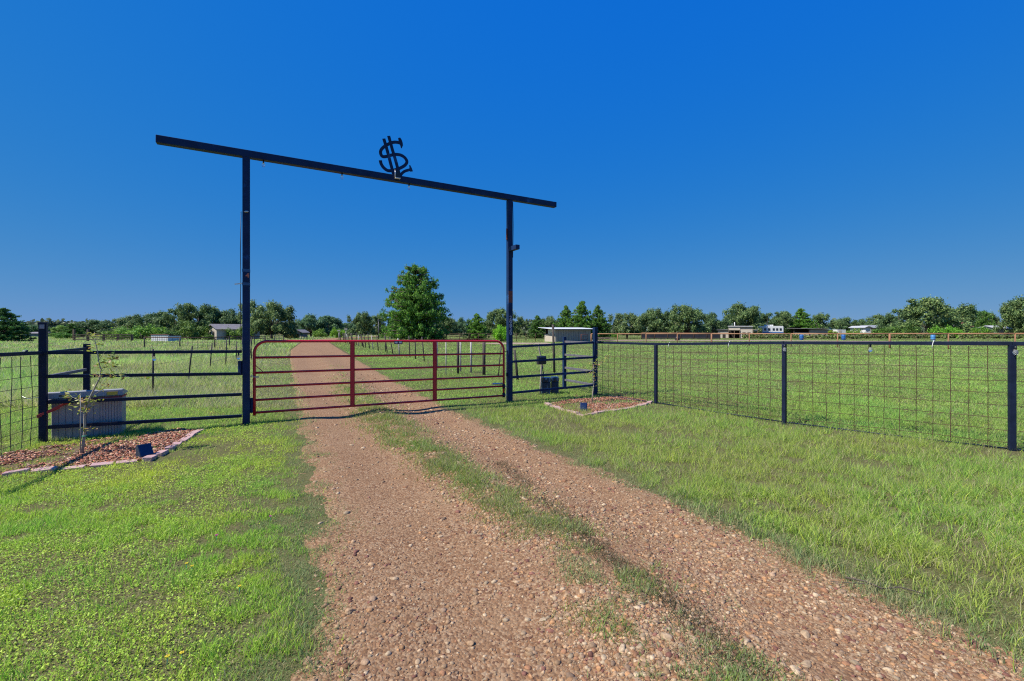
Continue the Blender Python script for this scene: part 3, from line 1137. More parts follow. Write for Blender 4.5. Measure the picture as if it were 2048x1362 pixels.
# the 300 largest stones, each its own piece of the drive
stone_meshes = []
for i in range(30):
    r = np.random.default_rng(500 + i)
    v = SV.copy()
    for _ in range(9):
        dvec = r.normal(size=3); dvec /= np.linalg.norm(dvec)
        lim = .5 + .35 * r.random()
        pr = v @ dvec
        v = v - np.clip(pr - lim, 0, None)[:, None] * dvec[None] * .93
    v = v * (1 + r.normal(0, .018, (len(v), 1)))
    v = v * np.array([1.15 + .35 * r.random(), .8 + .3 * r.random(), .55 + .25 * r.random()])
    c = PAL[i % len(PAL)] * (.7 + .35 * r.random())
    mm = raw_mesh('stone', v, SF, 3, np.repeat(c[None], len(v), axis=0), smooth=True)
    mm.materials.append(M['stone'])
    stone_meshes.append(mm)
x, y = sample_fan(1.75, 6.5, lambda d: 260 * (2.6 / np.maximum(d, 2.6)) ** 1.8, spread=1.15, pad=.3)
dn, s = stone_density(x, y)
k = np.nonzero(RNG.random(len(x)) < dn)[0][:272]
spots = [(float(x[i]), float(y[i]), float(np.clip(np.exp(RNG.normal(math.log(.0145), .36)), .009, .034)) * (1 + .12 * max(0, float(y[i]) - 2.6))) for i in k]
for u, v, r in ((629, 963, .055), (712, 1105, .035), (785, 1190, .03), (660, 1152, .035), (1028, 1140, .035), (1130, 960, .04), (700, 1225, .042), (745, 1200, .04), (1060, 1295, .036),
                (1320, 1145, .04), (1085, 1240, .032), (1160, 1250, .038), (1385, 1290, .04), (1480, 1350, .035), (1590, 1340, .04), (1650, 1130, .03), (1940, 1290, .05), (1560, 1225, .035),
                (865, 1255, .035), (940, 1280, .03), (1180, 1230, .03), (975, 1060, .035), (900, 1090, .03), (1610, 1262, .035), (1245, 1310, .035), (1100, 1190, .035), (640, 1045, .03), (730, 1330, .032)):
    sx, sy = gp(u, v)
    spots.append((sx, sy, r * .72))
for sx, sy, r in spots:
    o = bpy.data.objects.new('stone', random.choice(stone_meshes))
    link(o, road)
    o.location = (sx, sy, float(surf(np.array([sx]), np.array([sy]))[0]) + r * random.uniform(-.3, .02))
    o.rotation_euler = (random.uniform(-.25, .25), random.uniform(-.25, .25), random.uniform(0, 6.28))
    o.scale = (r, r, r)

# dark dead stubble along the right wheel track
x, y = sample_fan(1.9, 5.8, lambda d: 17000 * (3 / np.maximum(d, 3)) ** 1.5)
pts = [gp(1500, 1362), gp(1430, 1290), gp(1330, 1200), gp(1215, 1120), gp(1130, 1040), gp(1070, 985), gp(1015, 935), gp(985, 915)]
py = np.array([p[1] for p in pts]); px = np.array([p[0] for p in pts])
dist = np.abs(x - np.interp(y, py, px)) / (.07 + .07 * fbm(x, y, .3, 301))
k = RNG.random(len(x)) < np.exp(-dist ** 2) * np.clip((fbm(x, y, .35, 303) - .28) / .12, .1, 1)
x, y = x[k], y[k]
n = len(x)
c = mixc(BROWN * .62, GREYG * .38, RNG.random(n)) * (.6 + .6 * RNG.random(n))[:, None]
h = .018 + .028 * RNG.random(n)
blades('dead_stubble', x, y, h, .0048 + 0 * h, h * (.4 + .5 * RNG.random(n)), c, 1, 'dark dead stubble line beside the right wheel track', 'stubble', M['grass'])

# a forked dry twig on the right track
tw = empty('twig', 'dark forked dry twig lying on the right wheel track', 'twig')
tp = [gp(1690, 1162), gp(1730, 1170), gp(1765, 1185), gp(1800, 1182), gp(1850, 1196)]
MB().tube([(p[0], p[1], gz(*p) + .03) for p in tp], [.006, .005, .005, .004, .003], 6).build('stem', M['bark'], tw)
tp = [gp(1765, 1186), gp(1745, 1176), gp(1705, 1174), gp(1660, 1170)]
MB().tube([(p[0], p[1], gz(*p) + .032) for p in tp], [.004, .004, .003, .002], 6).build('branch', M['bark'], tw)

# ------------------------------------------------------------------ entrance arch
arch = empty('entrance_arch', 'tall dark blue steel ranch entrance arch with dollar-sign emblem over the red gate', 'arch')
PW = .114
beam_bot_l, beam_bot_r = 4.70, 4.635
postL = MB().box((PL.x, PL.y, beam_bot_l / 2 - .15), (PW, PW, beam_bot_l + .3), GA).build('post', M['navy'], arch, .008)
postL['label'] = 'left arch post with an orange number mark'
postR = MB().box((PR.x, PR.y, beam_bot_r / 2 - .15), (PW, PW, beam_bot_r + .3), GA).build('post', M['navy'], arch, .008)
postR['label'] = 'right arch post with primer patch and number decals'
a = PL - GD * 1.27; b = PR + GD * 1.26
beam = MB().bar((a.x, a.y, beam_bot_l + .062), (b.x, b.y, beam_bot_r + .058), .124, .124).build('beam', M['navy'], arch, .007)
# primer patch, tape and numbers lie on the post faces
fr = PR + GN * (PW / 2 + .0025)
MB().box((fr.x, fr.y, zp(594, 10.5)), (.105, .003, .27), GA).build('primer_patch', M['rust_patch'], postR)


def stacked_text(ch, p, size, mat, parent, name):
    cu = bpy.data.curves.new(name, 'FONT')
    cu.body = ch
    cu.align_x = 'CENTER'
    cu.align_y = 'CENTER'
    cu.size = size
    cu.extrude = .0015
    cu.offset = size * .012
    o = bpy.data.objects.new(name, cu)
    cu.materials.append(mat)
    link(o, parent)
    m = Matrix(((GD.x, 0, GN.x, p.x), (GD.y, 0, GN.y, p.y), (0, 1, 0, p.z), (0, 0, 0, 1)))
    o.matrix_world = m
    bpy.context.view_layer.update()
    me_ = bpy.data.meshes.new_from_object(o.evaluated_get(bpy.context.evaluated_depsgraph_get()))
    COL.objects.unlink(o)
    bpy.data.objects.remove(o)
    o = bpy.data.objects.new(name, me_)
    link(o, parent)
    o.matrix_world = m
    return o


for i, ch in enumerate('20830'):
    p = PR + GN * (PW / 2 + .004)
    stacked_text(ch, Vector((p.x, p.y, zp(635.5 + i * 7.8, 10.44))), .115, M['number'], postR, 'number_decal')
p = PL + GN * (PW / 2 + .004) + GD * .02
stacked_text('4', Vector((p.x, p.y, zp(551.5, 8.0))), .115, M['orange_mark'], postL, 'number_mark')
for v in (541, 568):
    q = PL
    MB().box((q.x, q.y, zp(v, 8.0)), (PW + .006, PW + .006, .05), GA).build('tape_band', M['tape_blue'], postL)
# stub of square tube welded to the right post, pointing at the road
q = PR + GN * (PW / 2)
zb = zp(496, 10.3)
MB().bar((q.x, q.y, zb), (q.x + GN.x * .34 + GD.x * .0, q.y + GN.y * .34, zb), .10, .10).build('stub_tube', M['navy'], arch, .005)
q = PR - GD * (PW / 2 + .015)
MB().bar((q.x, q.y, zp(458, 10.5)), (q.x, q.y, zp(480, 10.5)), .05, .03, (1, 0, 0)).build('hook_plate', M['rust_patch'], arch)
MB().bar((q.x - .0, q.y, zp(745, 10.5)), (q.x, q.y, zp(752, 10.5)), .04, .03, (1, 0, 0)).build('hook_plate', M['navy'], arch)
# cable down the left side of the left post with two clips
q = PL - GD * (PW / 2 + .02) + GN * .03
MB().tube([(q.x, q.y, zp(700, 8)), (q.x - .01, q.y, zp(600, 8)), (q.x - .004, q.y, zp(560, 8)), (q.x - .012, q.y, zp(500, 8)), (q.x, q.y, zp(424, 8))], .006, 6).build('cable', M['cable'], arch)
MB().bar((q.x - .10, q.y - .02, zp(569, 8)), (q.x + .02, q.y, zp(567, 8)), .012, .02).build('cable_clip', M['chrome'], arch)
q2 = PL + GN * (PW / 2 + .012)
MB().sphere((q2.x, q2.y, zp(424, 8)), .03, 8, 5, (1.6, .4, .6)).build('cable_clip', M['chrome'], arch)
# cable on the right post
q = PR + GD * (PW / 2 + .02) + GN * .02
MB().tube([(q.x, q.y, zp(404, 10.5)), (q.x + .012, q.y, zp(450, 10.5)), (q.x, q.y, zp(515, 10.5))], .006, 6).build('cable', M['cable'], arch)
# stop plates on the left post
q = PL - GD * (PW / 2 + .03)
MB().bar((q.x, q.y, zp(722, 7.98)), (q.x, q.y, zp(750, 7.98)), .06, .06, (1, 0, 0)).build('stop_block', M['navy'], arch, .004)
q = PL + GD * (PW / 2 + .025)
MB().bar((q.x, q.y, zp(796, 8.05)), (q.x, q.y, zp(826, 8.05)), .05, .05, (1, 0, 0)).build('stop_block', M['navy'], arch, .004)

# emblem: an S crossed by two bars, with a hooked foot, cut from flat steel
emb_empty = None


def ez(px_, py_):
    p = gate_plane(680 + px_ * .11746, 240 + py_ * .11746)
    return p


def strip(points, width, off):
    """flat bar along a curved centre line, in the arch's plane"""
    P = [ez(*q) for q in points]
    mb = MB()
    th = .010
    up = Vector((0, 0, 1))
    n = len(P)
    ring = []
    for i in range(n):
        t = (P[min(i + 1, n - 1)] - P[max(i - 1, 0)]).normalized()
        nn = t.cross(GN).normalized()
        wdt = (width[i] if isinstance(width, (list, tuple)) else width) / 2
        ring.append((P[i] + nn * wdt + GN * (off + th), P[i] - nn * wdt + GN * (off + th), P[i] - nn * wdt + GN * off, P[i] + nn * wdt + GN * off))
    for r in ring:
        mb.v += [tuple(q) for q in r]
    for i in range(n - 1):
        for j in range(4):
            j2 = (j + 1) % 4
            mb.f.append((i * 4 + j, i * 4 + j2, (i + 1) * 4 + j2, (i + 1) * 4 + j)); mb.s.append(False)
    mb.f.append((3, 2, 1, 0)); mb.s.append(False)
    e = (n - 1) * 4
    mb.f.append((e, e + 1, e + 2, e + 3)); mb.s.append(False)
    return mb


def smooth_path(pts, k=5):
    out = []
    n = len(pts)
    for i in range(n - 1):
        p0, p1, p2, p3 = pts[max(i - 1, 0)], pts[i], pts[i + 1], pts[min(i + 2, n - 1)]
        for j in range(k):
            t = j / k
            out.append(tuple(.5 * ((2 * p1[d]) + (-p0[d] + p2[d]) * t + (2 * p0[d] - 5 * p1[d] + 4 * p2[d] - p3[d]) * t * t + (-p0[d] + 3 * p1[d] - 3 * p2[d] + p3[d]) * t ** 3) for d in range(len(p1))))
    out.append(tuple(pts[-1]))
    return out


S1 = smooth_path([(1030, 398), (985, 384), (920, 380), (845, 402), (762, 448), (703, 505), (690, 565), (722, 622), (792, 622), (872, 600), (950, 588), (1040, 602), (1108, 650), (1138, 712), (1108, 768), (1040, 812), (950, 848), (880, 862), (812, 862), (745, 815), (702, 752), (685, 688)])
emblem = strip(S1, .062, .0).build('emblem', M['navy'], arch)
emblem['label'] = 'dollar-sign ranch emblem of dark flat steel on top of the beam'
strip([(1003, 308), (1020, 350), (1034, 398), (1045, 440), (1042, 486)], [.045, .07, .075, .055, .012], .0115).build('serif', M['navy'], emblem)
strip([(742, 322), (800, 520), (860, 750), (915, 955)], .062, .0115).build('bar', M['navy'], emblem)
strip([(825, 276), (880, 480), (945, 700), (1015, 960)], .062, .0115).build('bar', M['navy'], emblem)
strip(smooth_path([(1020, 965), (1050, 915), (1105, 872), (1198, 846)]), .055, .0).build('hooked_foot', M['navy'], emblem)
strip([(1183, 772), (1200, 830), (1216, 882)], [.02, .05, .055], .0115).build('serif', M['navy'], emblem)
# small lamp clamped in front of the emblem's foot
e0 = gate_plane(793, 352)
fl = empty('spot_lamp', 'small lamp clamped to the beam at the foot of the emblem', 'lamp')
c = e0 + GN * .10
MB().prism([c + GD * d_ + Vector((0, 0, z_)) for d_, z_ in ((-.035, -.06), (.055, -.06), (.035, .09), (-.045, .07))], GN * -.06).build('housing', M['plastic_black'], fl)
MB().tube([c - GD * .05 + Vector((0, 0, z_)) - GN * o_ for z_, o_ in ((.085, .01), (.03, -.01), (-.03, .0), (-.08, .03))], .012, 6).build('bracket', M['chrome'], fl)
MB().box((c.x, c.y, c.z - .075), (.10, .05, .018), GA).build('lens', M['white'], fl)


# ------------------------------------------------------------------ red gate
gate = empty('farm_gate', 'red six-bar tubular farm gate closing the driveway', 'gate')
tl, tr = .125, (PR - PL).length - .15
ZL = [1.45, 1.16, .889, .640, .404, .181]
ZR = [1.398, 1.111, .848, .595, .366, .149]


def gpt(t, k=None, z=None):
    p = PL + GD * t
    if z is None:
        z = ZL[k] + (ZR[k] - ZL[k]) * (t - tl) / (tr - tl)
    return Vector((p.x, p.y, z))


R = .2
path = [gpt(tl, z=.13), gpt(tl, z=.6), gpt(tl, z=1.45 - R)]
for i in range(1, 9):
    an = math.pi / 2 * i / 8
    path.append(gpt(tl + R * (1 - math.cos(an)), z=1.45 - R + R * math.sin(an) - .002))
for i in range(1, 8):
    path.append(gpt(tl + R + (tr - tl - 2 * R) * i / 8, 0))
for i in range(0, 9):
    an = math.pi / 2 * i / 8
    path.append(gpt(tr - R + R * math.sin(an), z=1.398 - R + R * math.cos(an)))
path += [gpt(tr, z=.6), gpt(tr, z=.11)]
MB().tube(path, .0245, 12).build('frame_tube', M['red'], gate)
for k in range(1, 6):
    MB().tube([gpt(tl, k), gpt((tl + tr) / 2, k), gpt(tr, k)], .0215, 10).build('rail', M['red'], gate)
for u in (704.5, 869):
    t = t_of_u(u)
    p0, p1 = gpt(t, 0), gpt(t, 5)
    mb = MB()
    for o_, w_, th in ((0, .075, .010), (-.036, .010, .03), (.036, .010, .03)):
        a = p0 + GD * o_ + GN * (.030 + (th - .010) / 2 * 0)
        b = p1 + GD * o_ + GN * .030
        mb.box(((a + b) / 2) - GN * ((th - .010) / 2), (w_, th, (p0 - p1).length - .01), GA)
    mb.build('upright', M['red'], gate)
pl = gpt(t_of_u(796), 0) + GN * .028 - Vector((0, 0, .028))
plate = MB().box(pl, (.17, .006, .062), GA).build('name_plate', M['plastic_black'], gate)
for o_ in (-.045, .04):
    MB().box(pl + GN * .005 + GD * o_ + Vector((0, 0, .0)), (.055, .003, .032), GA).build('plate_print', M['white'], plate)
# chain latch on the left, hinges on the right
mb = MB()
c0 = PL + GD * (PW / 2) + Vector((0, 0, zp(752, 8.05)))
for i in range(7):
    c = c0 + GD * (.02 + .018 * i) + GN * (.03 + .012 * math.sin(i)) + Vector((0, 0, -.006 * i if i < 4 else -.02))
    mb.tube([c + GD * .012 * math.cos(a_) + Vector((0, 0, .010 * math.sin(a_))) for a_ in np.linspace(0, 6.28, 9)], .004, 5, cap=False)
mb.build('latch_chain', M['chrome'], gate)
MB().bar(gpt(tl + .02, z=1.02) + GN * .02, gpt(tl + .13, z=.91) + GN * .02, .03, .012).build('latch_brace', M['red'], gate)
for z_ in (.36, .16):
    MB().tube([gpt(tr, z=z_ - .05), gpt(tr, z=z_ + .05)], .034, 10).build('hinge_collar', M['black'], gate)
    MB().bar(gpt(tr + .02, z=z_), gpt(tr + .13, z=z_ - .01), .02, .03).build('hinge_pin', M['chrome'], gate)
MB().tube([gpt(tr - .05, z=.43) + GN * .05, gpt(tr - .32, z=.44) + GN * .07], .022, 8).build('opener_arm', M['chrome'], gate)
MB().tube([gpt(tr + .0, z=1.17) + GN * .01, gpt(tr + .07, z=1.15) + GN * .03, gpt(tr + .14, z=1.18) + GN * .0], .006, 5).build('latch_chain', M['black'], gate)

# ------------------------------------------------------------------ pipe panels beside the gate
def tube_post(mb_parent, p, top, w, mat, rz, name='post'):
    return MB().box((p.x, p.y, top / 2 - .15), (w, w, top + .3), rz).build(name, mat, mb_parent, .005)


lp = empty('pipe_fence', 'black four-rail pipe panel left of the red gate', 'fence')
aL = math.atan2((PL - CL).y, (PL - CL).x)
cp = tube_post(lp, CL, 1.74, .086, M['black'], aL, 'corner_post')
MB().box((CL.x, CL.y, 1.75), (.096, .096, .03), aL).build('post_cap', M['black'], cp, .004)
MB().box((CL.x + .03, CL.y - .048, 1.70), (.05, .012, .06), aL).build('peeling_patch', M['beige'], cp)
dL = (PL - CL).normalized()
for z0, z1 in ((1.316, 1.272), (.968, .882), (.587, .52), (.22, .142)):
    a = CL + dL * .052; b = PL - dL * .066
    MB().bar((a.x, a.y, z0), (b.x, b.y, z1), .05, .05).build('rail', M['black'], lp, .004)
tube_post(lp, BL, 1.41, .085, M['black'], aL, 'brace_post')
dB = (BL - CL).normalized()
for z in (1.315, .955, .585):
    a = CL + dB * .06; b = BL - dB * .045
    MB().bar((a.x, a.y, z), (b.x, b.y, z + .012), .045, .045).build('brace_rail', M['grey_steel'] if z < 1 else M['black'], lp, .004)

rp_ = empty('pipe_fence', 'dark four-rail pipe panel right of the arch with grey rear brace', 'fence')
aR = math.atan2((CR - PR).y, (CR - PR).x)
dR = (CR - PR).normalized()
tube_post(rp_, CR, 1.72, .095, M['navy'], aR, 'corner_post')
for z0, z1 in ((1.262, 1.333), (.917, .957), (.557, .597), (.196, .254)):
    a = PR + dR * .066; b = CR - dR * .05
    MB().bar((a.x, a.y, z0), (b.x, b.y, z1), .05, .05).build('rail', M['navy'], rp_, .004)
tube_post(rp_, BR, 1.46, .085, M['navy'], aR, 'brace_post')
dB = (BR - CR).normalized()
for z in (1.32, .955, .59, .25):
    a = CR + dB * .055; b = BR - dB * .045
    MB().bar((a.x, a.y, z), (b.x, b.y, z + .005), .05, .055).build('brace_rail', M['grey_steel'], rp_, .004)


# ------------------------------------------------------------------ mesh fences
def mesh_bay(parent, a, b, za, zb, mat, bend=0.0, step=.2, nh=8):
    mb = MB()
    d = (b - a)
    L = d.length
    x = d.normalized()
    nrm = Vector((x.y, -x.x, 0))
    n = int(L / step)
    rr = random.Random(int(a.x * 100))
    for i in range(1, n + 1):
        p = a + x * (i * L / (n + 1))
        zt = za + (zb - za) * i / (n + 1) - .02
        k = 6
        pts = []
        ph = rr.uniform(0, 6)
        for j in range(k):
            z = .02 + (zt - .02) * j / (k - 1)
            o_ = x * (bend * math.sin(j * 1.1 + ph)) + x * rr.uniform(-.004, .004)
            pts.append((p.x + o_.x, p.y + o_.y, z))
        mb.tube(pts, .0044, 5, cap=False)
    for j in range(nh):
        fr_ = (j + .4) / nh
        pts = []
        for i in range(9):
            p = a + x * (L * i / 8)
            z = .05 + (za + (zb - za) * i / 8 - .12) * fr_ + rr.uniform(-.008, .008)
            pts.append((p.x + nrm.x * .006, p.y + nrm.y * .006, z))
        mb.tube(pts, .0038, 5, cap=False)
    return mb.build('wire_mesh', mat, parent)


rf = empty('mesh_fence', 'black pipe fence with rusty wire mesh right of the entrance', 'fence')
tops = [1.335, 1.34, 1.43, 1.475, 1.49, 1.5]
for i in range(1, len(RF)):
    a, b = RF[i - 1], RF[i]
    an = math.atan2((b - a).y, (b - a).x)
    x = (b - a).normalized()
    w = (.062, .062, .062, .068, .062, .062)[i]
    tube_post(rf, b, tops[i] - .03, w, M['black'], an + (.0 if i != 3 else .25))
    a2 = a + x * (.05 if i == 1 else .0)
    MB().bar((a2.x, a2.y, tops[i - 1] - .002 * i), (b.x, b.y, tops[i] - .002 * i), .056, .052).build('top_rail', M['black'], rf, .005)
    MB().tube([(a2.x, a2.y, .035), ((a2.x + b.x) / 2, (a2.y + b.y) / 2, .028), (b.x, b.y, .035)], .011, 6).build('bottom_cable', M['black'], rf)
    mesh_bay(rf, a + x * .05, b - x * .04, tops[i - 1] - .02, tops[i] - .02, M['rust'])

lf = empty('mesh_fence', 'black pipe fence with bent wire mesh at the left picture edge', 'fence')
E = CL + LF * 2.6
b = CL + LF * .055
MB().bar((b.x, b.y, 1.318), (E.x, E.y, 1.36), .052, .05).build('top_rail', M['black'], lf, .005)
mesh_bay(lf, CL + LF * .06, E, 1.30, 1.34, M['wire'], bend=.02)
tube_post(lf, E, 1.40, .08, M['black'], math.atan2(LF.y, LF.x))
for nm, p, lb in (('wire_twist', CL + LF * .03, None),):
    MB().tube([(p.x + .02, p.y - .06, .68), (p.x - .1, p.y - .1, .66), (p.x - .16, p.y - .12, .70)], .004, 5).build('wire_twist', M['chrome'], lf)


# ------------------------------------------------------------------ string-light bulbs and ties
def bulb(p, label, lean=0.0):
    t = empty('string_bulb', label, 'bulb', p, group='clear string-light bulbs')
    MB().tube([(0, 0, 0), (lean * .02, 0, -.02), (lean * .04, 0, -.045)], .013, 8).build('socket', M['plastic_black'], t)
    MB().tube([(lean * .04, 0, -.044), (lean * .05, 0, -.06), (lean * .07, 0, -.085), (lean * .085, 0, -.11), (lean * .09, 0, -.118)], [.013, .022, .030, .018, .004], 10).build('globe', M['glass'], t)
    return t


def on_beam(u):
    t = t_of_u(u)
    p = PL + GD * t
    return (p.x, p.y, beam_bot_l + (beam_bot_r - beam_bot_l) * (t + 1.27) / 7.78 - .001)


bulb(on_beam(527), 'clear glass bulb under the beam just right of the left post')
bulb(on_beam(684), 'clear glass bulb under the beam left of the emblem')
bulb(on_beam(818), 'clear glass bulb under the beam right of the emblem')
bulb(on_beam(1023), 'clear glass bulb under the beam at the right post')


def on_bar(a, b, t, z0, z1, drop=.026):
    p = a.lerp(b, t)
    return (p.x, p.y, z0 + (z1 - z0) * t - drop)


bulb(on_bar(CL, PL, .50, 1.316, 1.272), 'clear glass bulb under the left panel top rail, middle')
bulb(on_bar(CL, PL, .955, 1.316, 1.272), 'clear glass bulb under the left panel top rail next to the arch post')
lb_ = CL + LF * .34
t = bulb((lb_.x, lb_.y, 1.36), 'clear glass bulb lying on the left mesh fence top rail')
t.rotation_euler = (math.radians(80), 0, math.radians(60))
bulb(on_bar(RF[2], RF[3], .44, 1.43, 1.475, .03), 'clear glass bulb under the right mesh fence rail, mid bay')
q = RF[3] - Vector((.03, .07, 0))
bulb((q.x, q.y, 1.43), 'clear glass bulb hanging on the right-hand mesh fence post')
q = RF[2] - Vector((.03, .06, 0))
bulb((q.x, q.y, 1.39), 'clear glass bulb on the middle mesh fence post')
for (i, tt, lb) in ((2, .12, 'white zip tie on the mesh fence rail right of the second post'), (2, .62, 'white zip tie on the rail in mid bay left of the third post'), (3, .70, 'white zip tie hanging from the rail before the rightmost post')):
    a, b = RF[i - 1], RF[i]
    p = a.lerp(b, tt)
    z = tops[i - 1] + (tops[i] - tops[i - 1]) * tt
    o = MB().tube([(p.x + .03, p.y - .032, z + .03), (p.x + .012, p.y - .036, z + .035), (p.x, p.y - .038, z + .012), (p.x - .012, p.y - .037, z - .04), (p.x - .016, p.y - .036, z - .085)], .0045, 5).build('zip_tie', M['tie'])
    tag(o, lb, 'zip tie', 'white zip ties on the mesh fence')

# ------------------------------------------------------------------ storage box strapped behind the left panel
bd = Vector((math.cos(aL), math.sin(aL), 0)); bn = Vector((-bd.y, bd.x, 0))
bxo = CL + bn * .10 + bd * .06
box = empty('storage_box', 'beige ribbed resin storage box with grey lid behind the left panel', 'storage box', (bxo.x, bxo.y, 0), aL)
BW, BD, BH = .80, .36, .62
MB().box((BW / 2, BD / 2, BH / 2 - .03), (BW, BD, BH + .06)).build('body', M['beige'], box, .012)
xs_ = 0.0
for i in range(14):
    w_ = .078 if i < 7 else .034
    MB().box((xs_ + w_ / 2 + .004, -.003, BH / 2 - .02), (w_ - .008, .012, BH - .03)).build('front_slat', M['beige'], box, .003)
    xs_ += w_
for i in range(5):
    MB().box((BW + .003, .036 + i * (BD - .072) / 4, BH / 2 - .02), (.012, BD / 5 - .010, BH - .03)).build('side_slat', M['beige'], box, .003)
lid = MB().prism([(-.03, -.04, BH + .002), (-.03, BD + .02, BH + .002), (-.03, BD + .02, BH + .03), (-.03, -.01, BH + .105), (-.03, -.04, BH + .095)], (BW + .06, 0, 0)).build('lid', M['beige_lid'], box, .01)
MB().box((BW - .10, -.045, BH + .04), (.13, .006, .05)).build('warning_sticker', M['yellow'], lid)
MB().box((.12, -.045, BH + .045), (.05, .012, .02)).build('lid_catch', M['plastic_black'], lid)

st = empty('ratchet_strap', 'red ratchet strap tying the storage box to the left corner post', 'strap')
B = lambda x_, y_, z_: bxo + bd * x_ + bn * y_ + Vector((0, 0, z_))
mb = MB()
mb.bar(B(.02, -.030, .575), B(BW + .012, -.030, .60), .004, .028)
mb.bar(B(BW + .016, -.030, .60), B(BW + .016, BD + .01, .59), .004, .028)
mb.bar(B(-.11, -.17, .40), B(.20, -.038, .56), .004, .032)
mb.bar(B(-.11, -.17, .385), B(.10, -.042, .49), .004, .026)
mb.build('webbing', M['strap'], st)
mb = MB()
mb.bar(B(.13, -.045, .565), B(.30, -.045, .585), .022, .035)
mb.tube([B(.17, -.045, .60), B(.25, -.05, .612), B(.31, -.045, .60)], .008, 6)
mb.build('ratchet', M['plastic_black'], st)
MB().bar(B(.20, -.058, .578), B(.29, -.058, .588), .004, .02).build('handle_plate', M['chrome'], st)

# ------------------------------------------------------------------ gate opener control box, cable post, battery boxes
cb = empty('control_box', 'small black gate opener box on the right panel rail', 'control box')
p = PR.lerp(CR, (t_ := .36)); z = .93
p = PR + dR * ((xp(1086, 10.9) - PR.x) / dR.x)
MB().box((p.x - GN.x * .075, p.y - GN.y * .075, z - .005), (.22, .10, .20), aR).build('case', M['plastic_black'], cb, .012)
MB().box((p.x - GN.x * .02, p.y - GN.y * .02, z + .015 + .05), (.15, .02, .03), aR).build('clamp', M['plastic_blue'], cb, .004)
MB().tube([(p.x - .02, p.y + .06, z - .10), (p.x - .0, p.y + .08, z - .25), (p.x + .02, p.y + .1, z - .33), (p.x + .01, p.y + .2, z - .5)], .012, 6).build('cable', M['cable'], cb)
wp = empty('crooked_stick_post', 'crooked pale stick post standing behind the control box', 'post')
d_ = 11.6
pts = [(xp(u, d_), d_, zp(v, d_)) for u, v in ((1080, 792), (1081, 770), (1082, 750), (1083, 730), (1082, 715), (1079, 703), (1077, 690), (1077, 686))]
MB().tube(pts, [.022, .022, .02, .02, .018, .017, .016, .014], 8).build('stick', M['pale_bark'], wp)
MB().tube([(pts[1][0] + .03, pts[1][1] - .02, .2), (pts[2][0] + .045, pts[2][1] - .03, .5), (pts[3][0] + .035, pts[3][1] - .03, .75)], .009, 6).build('cable', M['cable'], wp)
for i, (u0, u1, lb) in enumerate(((1082.5, 1101, 'dark blue battery box behind the right panel, left one of two'), (1102, 1117, 'dark blue battery box behind the right panel, right one of two'))):
    d_ = 11.75 + .12 * i
    xa, xb = xp(u0, d_), xp(u1, d_)
    bt = empty('battery_box', lb, 'battery box', ((xa + xb) / 2, d_, 0), 0, 'battery boxes behind the right panel')
    w = xb - xa
    MB().box((0, 0, .17 - .03), (w * .98, .22, .34)).build('case', M['plastic_blue'], bt, .02)
    ld = MB().box((0, 0, .37), (w, .26, .12)).build('lid', M['plastic_blue'], bt, .02)
    MB().box((0, -.135, .345), (w * .3, .02, .05)).build('strap_tab', M['plastic_black'], ld)


